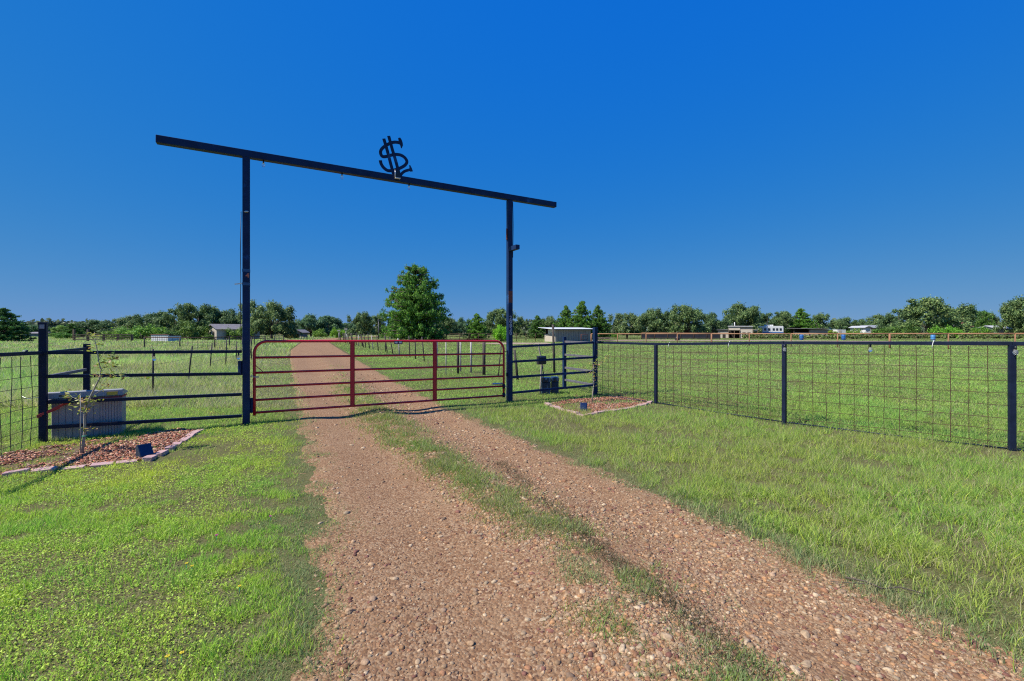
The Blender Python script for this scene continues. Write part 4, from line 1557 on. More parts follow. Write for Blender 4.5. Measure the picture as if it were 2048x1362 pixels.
# ------------------------------------------------------------------ flower beds
def flower_bed(label, edge_pts, poly, n_chips, extra_label):
    bedo = empty('flower_bed', label, 'flower bed')
    # bricks follow the edge line
    P = [Vector((a_, b_, 0)) for a_, b_ in edge_pts]
    L = [0]
    for i in range(1, len(P)):
        L.append(L[-1] + (P[i] - P[i - 1]).length)
    tot = L[-1]
    pos = .02
    while pos < tot - .05:
        ln = random.uniform(.20, .215)
        c_ = min(pos + ln / 2, tot)
        i = max(1, next((k_ for k_ in range(1, len(L)) if L[k_] >= c_), len(L) - 1))
        f_ = (c_ - L[i - 1]) / (L[i] - L[i - 1])
        q_ = P[i - 1].lerp(P[i], f_)
        dd = P[i] - P[i - 1]
        o = MB().box((0, 0, 0), (ln, .102, .06)).build('brick', M['brick'], bedo, .006)
        o.location = (q_.x + random.uniform(-.012, .012), q_.y + random.uniform(-.015, .015), gz(q_.x, q_.y) + .010 + random.uniform(-.014, .008))
        o.rotation_euler = (random.uniform(-.1, .1), random.uniform(-.08, .08), math.atan2(dd.y, dd.x) + random.uniform(-.2, .2))
        pos += ln + random.uniform(.005, .06)
    # mulch chips, countless
    pp = np.array(poly)
    x0, y0 = pp.min(0); x1, y1 = pp.max(0)
    xs = RNG.uniform(x0, x1, n_chips * 3); ys = RNG.uniform(y0, y1, n_chips * 3)
    ok = in_poly(xs, ys, poly) & (RNG.random(len(xs)) < np.clip((fbm(xs, ys, .45, 401) - .36) / .12, .06, 1))
    xs, ys = xs[ok][:n_chips], ys[ok][:n_chips]
    n = len(xs)
    ln = RNG.uniform(.02, .055, n); wd = RNG.uniform(.008, .02, n); th = RNG.uniform(.004, .009, n)
    cube = np.array([(-1, -1, -1), (1, -1, -1), (1, 1, -1), (-1, 1, -1), (-1, -1, 1), (1, -1, 1), (1, 1, 1), (-1, 1, 1)], float) / 2
    fq = np.array([(0, 3, 2, 1), (4, 5, 6, 7), (0, 1, 5, 4), (1, 2, 6, 5), (2, 3, 7, 6), (3, 0, 4, 7)])
    v_ = cube[None] * np.stack([ln, wd, th], -1)[:, None, :]
    ti = RNG.uniform(-.5, .5, n)
    zz_ = v_[:, :, 2] + v_[:, :, 0] * np.sin(ti)[:, None]
    an = RNG.random(n) * 6.28
    xx_ = v_[:, :, 0] * np.cos(an)[:, None] - v_[:, :, 1] * np.sin(an)[:, None] + xs[:, None]
    yy_ = v_[:, :, 0] * np.sin(an)[:, None] + v_[:, :, 1] * np.cos(an)[:, None] + ys[:, None]
    zz_ = zz_ + (gh(xs, ys) + .012 + .02 * RNG.random(n))[:, None]
    base_c = np.array([(.42, .15, .085), (.50, .25, .15), (.34, .11, .06), (.54, .35, .24), (.40, .19, .115), (.30, .17, .10)])
    cc = base_c[RNG.integers(0, 6, n)] * RNG.uniform(.75, 1.25, n)[:, None]
    mm = raw_mesh('mulch', np.stack([xx_, yy_, zz_], -1).reshape(-1, 3), (np.arange(n)[:, None, None] * 8 + fq[None]).reshape(-1, 4), 4, np.repeat(cc, 8, axis=0))
    mm.materials.append(M['chip'])
    mo = link(bpy.data.objects.new('mulch', mm), bedo)
    mo['kind'] = 'stuff'
    # bed soil just above the turf
    vs = [(a_, b_, gz(a_, b_) + .008) for a_, b_ in poly]
    cxx = sum(v[0] for v in vs) / len(vs); cyy = sum(v[1] for v in vs) / len(vs)
    mb_ = MB()
    nn = len(vs)
    for i in range(nn):
        mb_.poly([vs[i], vs[(i + 1) % nn], (cxx, cyy, gz(cxx, cyy) + .012)])
    mb_.build('bed_soil', pmat('mulch_soil', (.10, .06, .035), (.19, .11, .065), 25, .95, bump=.5, bscale=40), bedo)
    return bedo


flower_bed('red mulch bed edged with pink bricks left of the gate', BED_L, POLY_L, 5200, '')
flower_bed('red mulch bed edged with pale bricks right of the gate', BED_R, POLY_R, 2600, '')


def solar_lamp(u, v, label, s, rz):
    lx, ly = gp(u, v)
    t = empty('solar_lamp', label, 'lamp', (lx, ly, gz(lx, ly)), rz)
    w = .145 * s; h = .17 * s; dp = .13 * s
    MB().prism([(-w / 2, dp * .55, .0), (-w / 2, -dp * .45, .0), (-w / 2, -dp * .35, .035), (-w / 2, dp * .25, h), (-w / 2, dp * .55, h * .95)], (w, 0, 0)).build('housing', M['solar_body'], t, .006)
    n_ = Vector((0, -(h - .035), dp * .6)).normalized()
    a = Vector((0, -dp * .35, .035)); b = Vector((0, dp * .25, h))
    m_ = (a + b) / 2 + n_ * .005
    up = (b - a).normalized()
    rot = Matrix((Vector((1, 0, 0)), up, Vector((1, 0, 0)).cross(up))).transposed()
    MB().box(m_, (w * .86, (b - a).length * .88, .008), rot=rot).build('solar_panel', M['solar'], t)
    MB().tube([(0, .02, -.08), (0, .02, .01)], .008, 6).build('spike', M['plastic_black'], t)
    return t


solar_lamp(291, 917, 'blue solar spot lamp in the left flower bed', 1.05, math.radians(62))
solar_lamp(1167, 821, 'blue solar spot lamp in the right flower bed', 1.0, math.radians(-12))


def sapling(label, trunk, radii, twigs, leaf_spots, stake=None, tie=None, leaf_size=.03, nleaf=26):
    t = empty('sapling', label, 'sapling')
    tk = MB().tube(trunk, radii, 7).build('trunk', M['pale_bark'], t)
    for tw_ in twigs:
        MB().tube(tw_, .004, 5, r_end=.0018).build('branch', M['pale_bark'], tk)
    V, C = [], []
    for (cx_, cy_, cz_, r_, k_) in leaf_spots:
        for _ in range(int(nleaf * k_)):
            p_ = Vector((cx_, cy_, cz_)) + Vector((random.gauss(0, r_), random.gauss(0, r_), random.gauss(0, r_ * .6)))
            a_ = Vector((random.gauss(0, 1), random.gauss(0, 1), random.gauss(0, .5))).normalized()
            b_ = a_.cross(Vector((random.gauss(0, .6), random.gauss(0, .6), 1))).normalized()
            s_ = leaf_size * random.uniform(.7, 1.3)
            V += [p_ - a_ * s_ * .6, p_ + b_ * s_ * .3, p_ + a_ * s_ * .6, p_ - b_ * s_ * .3]
            c_ = random.choice(((.38, .42, .06), (.26, .36, .05), (.45, .44, .09), (.36, .22, .09)))
            C += [c_] * 4
    mm = raw_mesh('foliage', np.array([tuple(v) for v in V]), np.arange(len(V)), 4, np.array(C))
    mm.materials.append(M['sapling_leaf'])
    fo = link(bpy.data.objects.new('foliage', mm), t)
    fo['kind'] = 'stuff'
    return t


D0 = 6.02
P3 = lambda u, v, d: (xp(u, d), d, zp(v, d))
trunk = [P3(u, v, D0) for u, v in ((163, 914), (167, 885), (170, 860), (169, 835), (172, 812), (180, 795), (190, 775), (199, 757), (202, 740), (197, 722), (195, 702), (190, 682), (189, 664))]
spots = [(*P3(u, v, D0 + dd), r, k) for u, v, dd, r, k in ((140, 792, .05, .05, .9), (162, 803, -.05, .05, .8), (178, 800, .03, .06, 1.2), (165, 815, 0, .05, .7), (178, 820, 0, .04, .6), (205, 777, .05, .035, .5),
                                                            (212, 748, -.06, .05, .7), (206, 728, 0, .05, .9), (225, 718, .05, .05, .8), (240, 752, .05, .04, .5), (288, 757, .08, .03, .25), (190, 700, 0, .035, .35),
                                                            (190, 670, 0, .035, .5), (195, 690, .0, .03, .4), (212, 770, 0, .05, .7), (176, 858, 0, .035, .5), (215, 713, 0, .05, .6), (190, 750, 0, .04, .3), (230, 730, 0, .04, .4))]
twigs = [[P3(172, 812, D0), P3(158, 800, D0), P3(140, 792, D0 + .05)], [P3(180, 795, D0), P3(200, 782, D0), P3(215, 772, D0)], [P3(199, 757, D0), P3(225, 750, D0 + .05), P3(288, 757, D0 + .08)],
         [P3(202, 740, D0), P3(215, 725, D0), P3(230, 716, D0 + .05)], [P3(197, 722, D0), P3(208, 705, D0), P3(216, 700, D0)], [P3(169, 835, D0), P3(180, 815, D0), P3(190, 800, D0)]]
sapling('thin young sapling with sparse yellow-green leaves in the left bed', trunk, [.019, .017, .015, .013, .012, .011, .010, .009, .008, .007, .006, .005, .003], twigs, spots, leaf_size=.045, nleaf=26)
stk = empty('plant_stake', 'thin white metal stake beside the left sapling', 'stake')
MB().tube([P3(161, 912, D0 - .06), P3(161, 789, D0 - .06)], .0055, 6).build('rod', M['white_post'], stk)
MB().sphere(P3(161, 789, D0 - .06), .011, 8, 5).build('tip', M['white_post'], stk)
q = P3(169, 872, D0)
MB().tube([(q[0] + .022 * math.cos(a_), q[1] + .022 * math.sin(a_), q[2]) for a_ in np.linspace(0, 6.28, 10)], .007, 5, cap=False).build('green_tie', M['green_tie'], stk)
D1 = 10.36
trunk = [P3(u, v, D1) for u, v in ((1185, 806), (1185, 790), (1187, 775), (1188, 765), (1186, 752), (1187, 740), (1188, 728))]
spots = [(*P3(u, v, D1 + dd), r, k) for u, v, dd, r, k in ((1186, 742, 0, .07, 1.0), (1182, 732, .05, .06, .8), (1190, 725, 0, .06, .8), (1198, 728, 0, .05, .5), (1205, 721, 0, .04, .5), (1211, 715, 0, .03, .3), (1188, 752, 0, .05, .5), (1190, 770, 0, .04, .4), (1186, 760, 0, .04, .3))]
twigs = [[P3(1187, 745, D1), P3(1198, 730, D1), P3(1211, 715, D1)], [P3(1186, 752, D1), P3(1178, 738, D1), P3(1172, 745, D1)], [P3(1188, 765, D1), P3(1178, 758, D1), P3(1170, 748, D1)]]
sapling('small bushy sapling in the right bed against the corner post', trunk, [.014, .013, .012, .010, .008, .006, .004], twigs, spots, leaf_size=.045, nleaf=26)


# ------------------------------------------------------------------ post-and-wire fences along the drive
def post_row(name, label, posts, wires, mat_wire, cat='fence', group=None):
    """posts: list of (x, y, height, lean_x, material key, radius)"""
    t = empty(name, label, cat, group=group)
    tops_ = []
    for (x_, y_, h_, ln_, mk, r_) in posts:
        MB().tube([(x_, y_, -.2), (x_ + ln_ * .5, y_, h_ * .5), (x_ + ln_, y_, h_)], r_, 6).build('post', M[mk], t)
        tops_.append((x_, y_, h_, ln_))
    if wires:
        for fz in wires:
            mb_ = MB()
            mb_.tube([(x_ + ln_ * fz, y_, h_ * fz) for (x_, y_, h_, ln_) in tops_], .004, 4, cap=False)
            mb_.build('wire', mat_wire, t)
    return t


posts = []
for u, v, top, ln in ((306, 790, 698, 0), (376, 761, 692, .14), (419, 745, 686, .10), (451, 738, 677, .05), (472, 727, 682, .04)):
    x_, y_ = gp(u, v)
    posts.append((x_, y_, min(1.4, zp(top, y_)), ln, 'tpost', .022))
for i in range(7):
    y_ = 25 + i * 2.4
    posts.append((-14.3 - (y_ - 25) * .62, y_, 1.15 + random.uniform(-.08, .1), random.uniform(-.1, .15), 'tpost', .024))
post_row('wire_fence', 'leaning steel posts and wire along the left side of the drive', posts, (.35, .65, .92), M['wire'])

posts = []
for i, y_ in enumerate(np.arange(23.8, 63, 1.75)):
    x_ = -1.02 - .49 * (y_ - 16.7)
    wh = (i % 5 == 3)
    posts.append((x_ + random.uniform(-.15, .15), y_, 1.2 + random.uniform(-.12, .15), random.uniform(-.32, .05), 'white_post' if wh else 'tpost', .04 if wh else .028 + .0006 * (y_ - 20)))
post_row('wire_fence', 'row of leaning posts and wire along the right side of the drive', posts, (.4, .7, .93), M['wire'])

posts = []
for u, v, top, mk, r_, ln in ((873, 741, 682, 'white_post', .05, 0), (892, 752, 683, 'white_post', .02, 0), (916, 748, 680, 'tpost', .05, 0), (921, 744, 681, 'white_post', .035, 0), (942, 746, 682, 'white_post', .04, 0),
                              (968, 750, 680, 'tpost', .065, 0), (996, 753, 688, 'tpost', .022, .12), (1036, 760, 700, 'tpost', .05, -.12), (1109, 746, 649, 'tpost', .05, -.06)):
    x_, y_ = gp(u, v)
    posts.append((x_, y_, min(1.9, zp(top, y_)), ln, mk, r_))
post_row('post_fence', 'dark and whitewashed posts standing behind the right gate half', posts, (.5, .85), M['wire'])

# mesh pipe fence on the left further up the drive
t = empty('pen_fence', 'rusty pipe pen fence with mesh up the drive on the left', 'fence')
pa, pb = Vector((-25.8, 39.5, 0)), Vector((-26.6, 53, 0))
pc = Vector((-31.5, 39.0, 0))
for a, b in ((pc, pa), (pa, pb)):
    n_ = max(2, int((b - a).length / 2.2))
    for i in range(n_ + 1):
        p = a.lerp(b, i / n_)
        MB().tube([(p.x, p.y, -.2), (p.x, p.y, 1.05)], .05, 6).build('post', M['tpost'], t)
    MB().tube([(a.x, a.y, 1.03), (b.x, b.y, .98)], .045, 6).build('top_rail', M['rust'], t)
    mb_ = MB()
    L_ = (b - a).length
    for i in range(int(L_ / .4)):
        p = a.lerp(b, (i + .5) / int(L_ / .4))
        mb_.tube([(p.x, p.y, .05), (p.x, p.y, 1.0)], .010, 4, cap=False)
    for z in (.3, .6, .85):
        mb_.tube([(a.x, a.y, z), (b.x, b.y, z)], .008, 4, cap=False)
    mb_.build('wire_mesh', M['tpost'], t)

# wooden pen rails far left
t = empty('wooden_pen', 'old brown wooden rail pen in the far left paddock', 'fence')
Dp = 64.0
us = [148, 172, 200, 225, 250]
for i, u in enumerate(us):
    x_ = xp(u, Dp)
    MB().box((x_, Dp + i * .3, (1.75 if i < 2 else 1.0) / 2 - .1), (.22, .22, (1.75 if i < 2 else 1.0) + .2)).build('post', M['wood'], t)
for z in (.35, .68, .98):
    MB().bar((xp(148, Dp), Dp - .13, z), (xp(250, Dp), Dp + 1.05, z), .06, .13).build('rail', M['wood'], t)

# far rusty orange pipe fence
t = empty('pipe_fence', 'long rusty orange pipe fence across the far right pasture', 'fence')
q0, q1, q2 = Vector((60, 18.7, 0)), Vector((38.7, 36.6, 0)), Vector((10.5, 60.3, 0))
line = []
for i in range(13):
    p = q0.lerp(q1, i / 12) if i < 5 else None
for k_ in range(18):
    f_ = k_ / 17
    p = q0.lerp(q2, f_)
    line.append((p, 1.52 - .38 * f_))
for k_, (p, z) in enumerate(line):
    big = (k_ % 4 == 1)
    MB().tube([(p.x, p.y, -.2), (p.x, p.y, z)], .085 if big else .05, 7).build('post', M['orange_pipe'], t)
for k_ in range(len(line) - 1):
    (a, za), (b, zb2) = line[k_], line[k_ + 1]
    MB().tube([(a.x, a.y, za), (b.x, b.y, zb2)], .062, 7).build('top_rail', M['orange_pipe'], t)
mb_ = MB()
for fz in (.3, .62):
    mb_.tube([(p.x, p.y, z * fz) for p, z in line], .014, 4, cap=False)
mb_.build('wire', M['rust'], t)
# low continuation left of the loafing shed and dark shade-cloth fence
t = empty('shade_cloth_fence', 'low fence hung with black shade cloth in front of the oaks', 'fence')
Dc = 84.0
for i in range(7):
    u = 1283 + i * 26.2
    MB().tube([(xp(u, Dc), Dc, -.1), (xp(u, Dc), Dc, 1.15)], .06, 6).build('post', M['rust'], t)
for i in range(6):
    ua, ub = 1283 + i * 26.2, 1283 + (i + 1) * 26.2
    MB().bar((xp(ua, Dc) + .07, Dc, .55), (xp(ub, Dc) - .07, Dc, .55), .03, 1.0).build('cloth_panel', M['shade_cloth'], t)
MB().tube([(xp(1283, Dc), Dc, 1.13), (xp(1440, Dc), Dc, 1.13)], .05, 6).build('top_rail', M['orange_pipe'], t)
t = empty('far_rail_fence', 'thin pipe fence across the field behind the arch post', 'fence')
Dc = 66.0
us = list(range(900, 1092, 19))
for u in us:
    MB().tube([(xp(u, Dc), Dc, -.1), (xp(u, Dc), Dc, 1.15)], .04, 5).build('post', M['rust'], t)
for z in (1.12, .75, .4):
    MB().tube([(xp(us[0], Dc), Dc, z), (xp(us[-1], Dc), Dc, z)], .022, 5).build('rail', M['rust'], t)

# ------------------------------------------------------------------ buildings and other far things
def wall_box(parent, name, mat, x0, x1, y0, y1, z0, z1):
    return MB().box(((x0 + x1) / 2, (y0 + y1) / 2, (z0 + z1) / 2), (x1 - x0, y1 - y0, z1 - z0)).build(name, mat, parent)


# loafing shed behind the right panel; front wall's shade is put into its grey
sh = empty('loafing_shed', 'low loafing shed with shade-grey front and white metal roof behind the right panel', 'shed', (6.0, 62.6, 0), math.radians(25))
Ls, Ds = 5.8, 3.0
fw = wall_box(sh, 'wall', M['shade_grey'], 0, Ls, 0, .08, -.1, 1.72)
for i in range(14):
    wall_box(fw, 'board', M['shade_grey'], .05 + i * Ls / 14.2, .05 + i * Ls / 14.2 + .36, -.03, -.002, .05, 1.69)
wall_box(sh, 'wall', M['cream'], -.06, 0, .0, Ds, -.1, 1.08)
wall_box(sh, 'wall', M['white'], .02, .08, .09, Ds * .72, 1.09, 1.74)
wall_box(sh, 'wall', M['shade_grey'], Ls - .07, Ls, .09, Ds, -.1, 1.74)
wall_box(sh, 'wall', M['dark_in'], .09, Ls - .08, Ds - .07, Ds, -.1, 1.8)
rf_ = MB().prism([(-.9, -.5, 1.76), (-.9, Ds + .4, 1.98), (-.9, Ds + .4, 2.02), (-.9, -.5, 1.81)], (Ls + 1.7, 0, 0)).build('roof', M['white_metal'], sh)
tt = empty('corral_panel', 'small rusty red corral panel leaning at the loafing shed', 'panel', (6.0 + 3.6, 62.6 + .6, 0), math.radians(25))
MB().tube([(0, 0, -.1), (0, 0, 1.05), (.55, 0, 1.06), (1.0, 0, 1.05), (1.0, 0, -.1)], .04, 6).build('frame', M['rust_patch'], tt)
for z in (.35, .7):
    MB().tube([(0, 0, z), (1.0, 0, z)], .03, 6).build('rail', M['rust_patch'], tt)

# small barn
bn_ = empty('stable_barn', 'cream metal stable with open centre bay at the far oaks', 'barn', (xp(1457, 92), 92, 0), math.radians(-26))
wall_box(bn_, 'wall', M['cream'], -2.0, -.02, 0, 3.4, -.1, 1.02)
wall_box(bn_, 'wall', M['shade_grey'], -1.96, -.02, .06, 3.4, 1.03, 1.62)
wall_box(bn_, 'wall', M['cream'], .0, 2.1, -.05, .08, 1.62, 2.36)
wall_box(bn_, 'wall', M['dark_in'], .02, 2.1, 2.6, 2.7, -.1, 1.6)  # shade inside the open bay put into the wall colour
wall_box(bn_, 'wall', M['cream'], 2.12, 4.3, -.06, 3.3, -.1, 1.72)
wall_box(bn_, 'wall', M['shade_grey'], 2.14, 4.3, .04, 3.3, 1.73, 2.34)  # upper wall's shade is put into its grey colour
MB().prism([(-.12, -.25, 2.37), (4.42, -.25, 2.35), (4.42, -.25, 2.42), (-.12, -.25, 2.46)], (0, 3.9, .05)).build('roof', M['white_metal'], bn_)
MB().prism([(-2.2, -.2, 1.63), (-.13, -.2, 1.70), (-.13, -.2, 1.75), (-2.2, -.2, 1.68)], (0, 3.7, .03)).build('roof', M['roof_grey'], bn_)
MB().prism([(4.31, -.2, 1.70), (5.3, -.2, 1.62), (5.3, -.2, 1.67), (4.31, -.2, 1.76)], (0, 3.4, 0)).build('awning', M['cream'], bn_)
MB().tube([(1.1, .5, 2.4), (1.1, .5, 3.2)], .10, 6).build('vent_pipe', M['white'], bn_)
wall_box(bn_, 'door', M['wood'], 2.5, 3.05, -.10, -.062, -.05, 1.2)
wall_box(bn_, 'door', M['wood'], 3.4, 3.95, -.10, -.062, -.05, 1.2)
wall_box(bn_, 'door', M['dark_in'], -1.1, -.55, -.04, -.003, -.05, .75)
for x_ in (0.05, 1.05, 2.04):
    MB().box((x_, -.14, .8), (.12, .12, 1.8)).build('post', M['wood'], bn_)
for x_ in (4.4, 5.2):
    MB().box((x_, -.1, .75), (.1, .1, 1.75)).build('post', M['wood'], bn_)

# travel trailer
rv = empty('travel_trailer', 'white travel trailer with blue bands parked before the oaks', 'trailer', (xp(1506, 104), 104, 0), math.radians(-16))
prof = [(0, 0, 1.35), (.15, 0, 2.1), (.6, 0, 2.55), (6.1, 0, 2.55), (6.2, 0, 2.4), (6.2, 0, .75), (1.9, 0, .75), (1.7, 0, 1.3)]
MB().prism(prof[::-1], (0, 2.4, 0)).build('body', M['white'], rv, .04)
wall_box(rv, 'blue_band', M['blue_stripe'], 1.95, 6.17, -.02, -.002, .95, 1.2)
wall_box(rv, 'blue_band', M['blue_stripe'], .7, 1.9, -.02, -.002, 1.65, 1.85)
for x0 in (2.3, 3.1, 4.0, 4.7, 5.4):
    wall_box(rv, 'window', M['window'], x0, x0 + .42, -.045, -.021, 1.55, 2.05)
for x0 in (2.6, 3.5):
    wall_box(rv, 'roof_vent', M['white'], x0, x0 + .8, .7, 1.6, 2.55, 2.85)
for x0 in (3.9, 4.8):
    MB().tube([(x0, -.03, .36), (x0, .25, .36)], .36, 12).build('wheel', M['plastic_black'], rv)
MB().bar((.5, .4, -.02), (.5, .4, 1.35), .1, .1, (1, 0, 0)).build('jack_leg', M['plastic_black'], rv)

# open run-in shed
rs_ = empty('run_in_shed', 'open run-in shed with thin dark roof and cream half wall', 'shed', (xp(1587, 95), 95, 0), math.radians(-22))
wall_box(rs_, 'wall', M['cream'], 0, 2.8, 0, .1, -.1, 1.1)
wall_box(rs_, 'wall', M['shade_grey'], 2.82, 6.0, -.05, .1, -.1, 1.75)
wall_box(rs_, 'wall', M['dark_in'], 0, 5.9, 2.8, 2.9, -.1, 1.9)
MB().prism([(-.7, -.5, 1.98), (6.2, -.5, 1.80), (6.2, -.5, 1.88), (-.7, -.5, 2.07)], (0, 3.8, 0)).build('roof', M['roof_grey'], rs_)
for x_ in (.06, 2.75):
    MB().box((x_, -.12, .95), (.1, .1, 2.0)).build('post', M['wood'], rs_)


def barrel(u, v, label, mk='blue_barrel', h=.88, r=.29):
    x_, y_ = gp(u, v)
    b_ = empty('barrel', label, 'barrel', (x_, y_, 0), group='barrels in the far right pasture')
    MB().tube([(0, 0, 0), (0, 0, .02), (0, 0, h * .3), (0, 0, h * .33), (0, 0, h * .36), (0, 0, h * .64), (0, 0, h * .67), (0, 0, h * .7), (0, 0, h - .02), (0, 0, h)],
              [r * .96, r, r, r * 1.05, r, r, r * 1.05, r, r, r * .95], 14).build('drum', M[mk], b_)
    MB().tube([(0, 0, h), (0, 0, h + .012)], r * .8, 12).build('lid', M[mk], b_)


barrel(1603, 680, 'blue plastic barrel in front of the cream half-walled shed')
barrel(1687, 680, 'blue plastic barrel between the run-in shed and the white house')
barrel(1866, 681, 'light blue plastic barrel below the big spreading oak', 'light_barrel')
barrel(1355, 681, 'dark small barrel beside the black shade cloth fence', 'plastic_black', .6, .35)


def house(name, label, cat, u0, u1, D, zb, zr, wall_m, roof_m, depth=5.0, rz=0.0, gable='x', door=True):
    x0, x1 = xp(u0, D), xp(u1, D)
    W = x1 - x0
    h = empty(name, label, cat, (x0, D, 0), rz)
    wall_box(h, 'wall', wall_m, 0, W, 0, depth, -.1, zb)
    if gable == 'x':
        MB().prism([(-.3, -.4, zb + .02), (-.3, depth / 2, zr), (-.3, depth + .4, zb + .02), (-.3, depth / 2, zr - .15)], (W + .6, 0, 0)).build('roof', roof_m, h)
        MB().prism([(.0, .02, zb + .001), (.0, depth - .02, zb + .001), (.0, depth / 2, zr - .2)], (W, 0, 0)).build('gable', wall_m, h)
    else:
        MB().prism([(-.4, -.3, zb + .02), (W / 2, -.3, zr), (W + .4, -.3, zb + .02), (W / 2, -.3, zr - .18)], (0, depth + .6, 0)).build('roof', roof_m, h)
        MB().prism([(.02, 0.0, zb + .001), (W - .02, 0.0, zb + .001), (W / 2, 0.0, zr - .22)], (0, depth, 0)).build('gable', wall_m, h)
    if door:
        wall_box(h, 'door', M['dark_in'], W * .55, W * .55 + min(.9, W * .2), -.04, -.004, -.05, min(2.0, zb * .8))
        wall_box(h, 'window', M['window'], W * .2, W * .2 + min(1.0, W * .18), -.04, -.004, zb * .4, zb * .78)
    return h


# left
house('ranch_house', 'cream ranch house with grey gable roof among the left oaks', 'house', 416, 450, 75, 1.75, 2.65, M['cream'], M['roof_grey'], 4.5, math.radians(-32), 'y')
house('ranch_house_wing', 'grey-roofed wing attached behind the cream ranch house', 'house', 440, 482, 81, 1.75, 2.65, M['cream'], M['roof_grey'], 6, 0, 'x')
wsd = empty('white_shed', 'small low white shed beside the bright green bushes', 'shed', (xp(302, 66), 66, 0), math.radians(-14))
wall_box(wsd, 'wall', M['white'], 0, 3.1, 0, 2, -.1, .81)
wall_box(wsd, 'wall', M['white'], 0.0, 3.1, -.002, .2, .8, .99)
for i in range(9):
    wall_box(wsd, 'panel_rib', M['white'], .12 + i * .34, .17 + i * .34, -.03, -.002, 0, .98)
MB().prism([(-.1, -.12, 1.0), (-.1, 2.1, .82), (-.1, 2.1, .86), (-.1, -.12, 1.06)], (3.3, 0, 0)).build('roof', M['rust_patch'], wsd)
house('grey_cabin', 'small grey gabled cabin behind the dead shrub by the drive', 'cabin', 588, 602, 92, 1.1, 1.75, M['roof_grey'], M['roof_grey'], 3, 0, 'y')
house('blue_outbuilding', 'low bluish outbuilding behind the leftmost cedar', 'shed', 46, 82, 105, .85, 1.2, M['teal'], M['roof_grey'], 4, 0, 'x', False)
# right
house('teal_shed', 'teal metal shed right of the run-in shed', 'shed', 1655, 1676, 110, 1.7, 2.3, M['teal'], M['teal'], 4, 0, 'x', False)
o = empty('cargo_box', 'white cargo box beside the teal shed', 'container', (xp(1675, 108), 108, 0))
wall_box(o, 'body', M['white'], 0, 2.0, 0, 2.4, .25, 1.75)
wall_box(o, 'door', M['cream'], .3, .9, -.03, -.002, .35, 1.6)
for x_ in (.25, 1.75):
    MB().box((x_, .3, .12), (.2, .3, .28)).build('foot_block', M['dark_in'], o)
house('white_garage', 'white gable end building left of the big spreading oak', 'building', 1731, 1741, 112, 2.2, 2.7, M['white'], M['dull_white'], 5, 0, 'y', False)
house('grey_roof_house', 'house with pale grey metal roof half hidden by bushes', 'house', 1742, 1786, 116, 2.2, 2.9, M['shade_grey'], M['roof_pale'], 6, 0, 'x')
house('red_roof_cabin', 'cabin with red-brown roof between the right oaks', 'cabin', 1928, 1944, 112, 2.4, 3.7, M['white'], M['roof_red'], 5, 0, 'x', False)
house('low_white_shed', 'low white shed in front of the red-roofed cabin', 'shed', 1923, 1947, 108, 1.4, 1.7, M['white'], M['dull_white'], 3, 0, 'x', False)
house('white_barn', 'white rounded metal barn near the right picture edge', 'barn', 1990, 2017, 104, 2.0, 2.7, M['dull_white'], M['dull_white'], 4, math.radians(-4), 'x', False)
house('white_hut', 'tiny white hut under the big spreading oak', 'hut', 1786, 1797, 106, 1.0, 1.3, M['white'], M['white_metal'], 2, 0, 'x', False)
# utility poles
for u, v0, v1, lb, mk in ((692, 682, 659, 'white pole with a small box on top beside the drive', 'white_post'), (757, 682, 641, 'tall thin grey pole left of the big tree', 'grey_steel'), (678, 680, 662, 'short pale pole left of the white pole', 'white_post')):
    D_ = 80.0
    t = empty('pole', lb, 'pole', (xp(u, D_), D_, 0))
    h_ = zp(v1, D_)
    MB().tube([(0, 0, -.2), (0, 0, h_)], .09, 8, r_end=.07).build('shaft', M[mk], t)
    MB().box((0, 0, h_ + .08), (.5 if u != 757 else .25, .3, .22)).build('top_box', M[mk], t)


# ------------------------------------------------------------------ trees
def leaf_cloud(rng, clumps, per, size, flat=.75, cvar=(.7, 1.3), base=((.125, .215, .075), (.19, .29, .09), (.28, .37, .125), (.075, .14, .055))):
    V = []; C = []
    base = np.array(base)
    for (cx_, cy_, cz_, r_) in clumps:
        n = max(8, int(per * (r_ ** 1.6)))
        d = rng.normal(size=(n, 3)); d /= np.linalg.norm(d, axis=1)[:, None]
        rad = r_ * rng.random(n) ** .45 * (1 + .25 * rng.normal(size=n))
        p = d * rad[:, None]
        p[:, 2] *= flat
        p += np.array([cx_, cy_, cz_])
        nrm = d + rng.normal(0, .6, (n, 3)) + np.array([0, 0, .35])
        nrm /= np.linalg.norm(nrm, axis=1)[:, None]
        a = np.cross(nrm, rng.normal(size=(n, 3))); a /= np.linalg.norm(a, axis=1)[:, None]
        b = np.cross(nrm, a)
        s = size * rng.uniform(.6, 1.3, n)[:, None]
        V.append(np.stack([p - a * s * .6, p + b * s * .4, p + a * s * .6, p - b * s * .4], 1).reshape(-1, 3))
        cc = base[rng.integers(0, len(base), n)] * rng.uniform(cvar[0], cvar[1], n)[:, None] * rng.uniform(.85, 1.15)
        C.append(np.repeat(cc, 4, axis=0))
    return np.concatenate(V), np.concatenate(C)


def crown_mesh(name, V, C):
    me_ = raw_mesh(name, V, np.arange(len(V)), 4, C)
    me_.materials.append(M['leaf'])
    return me_


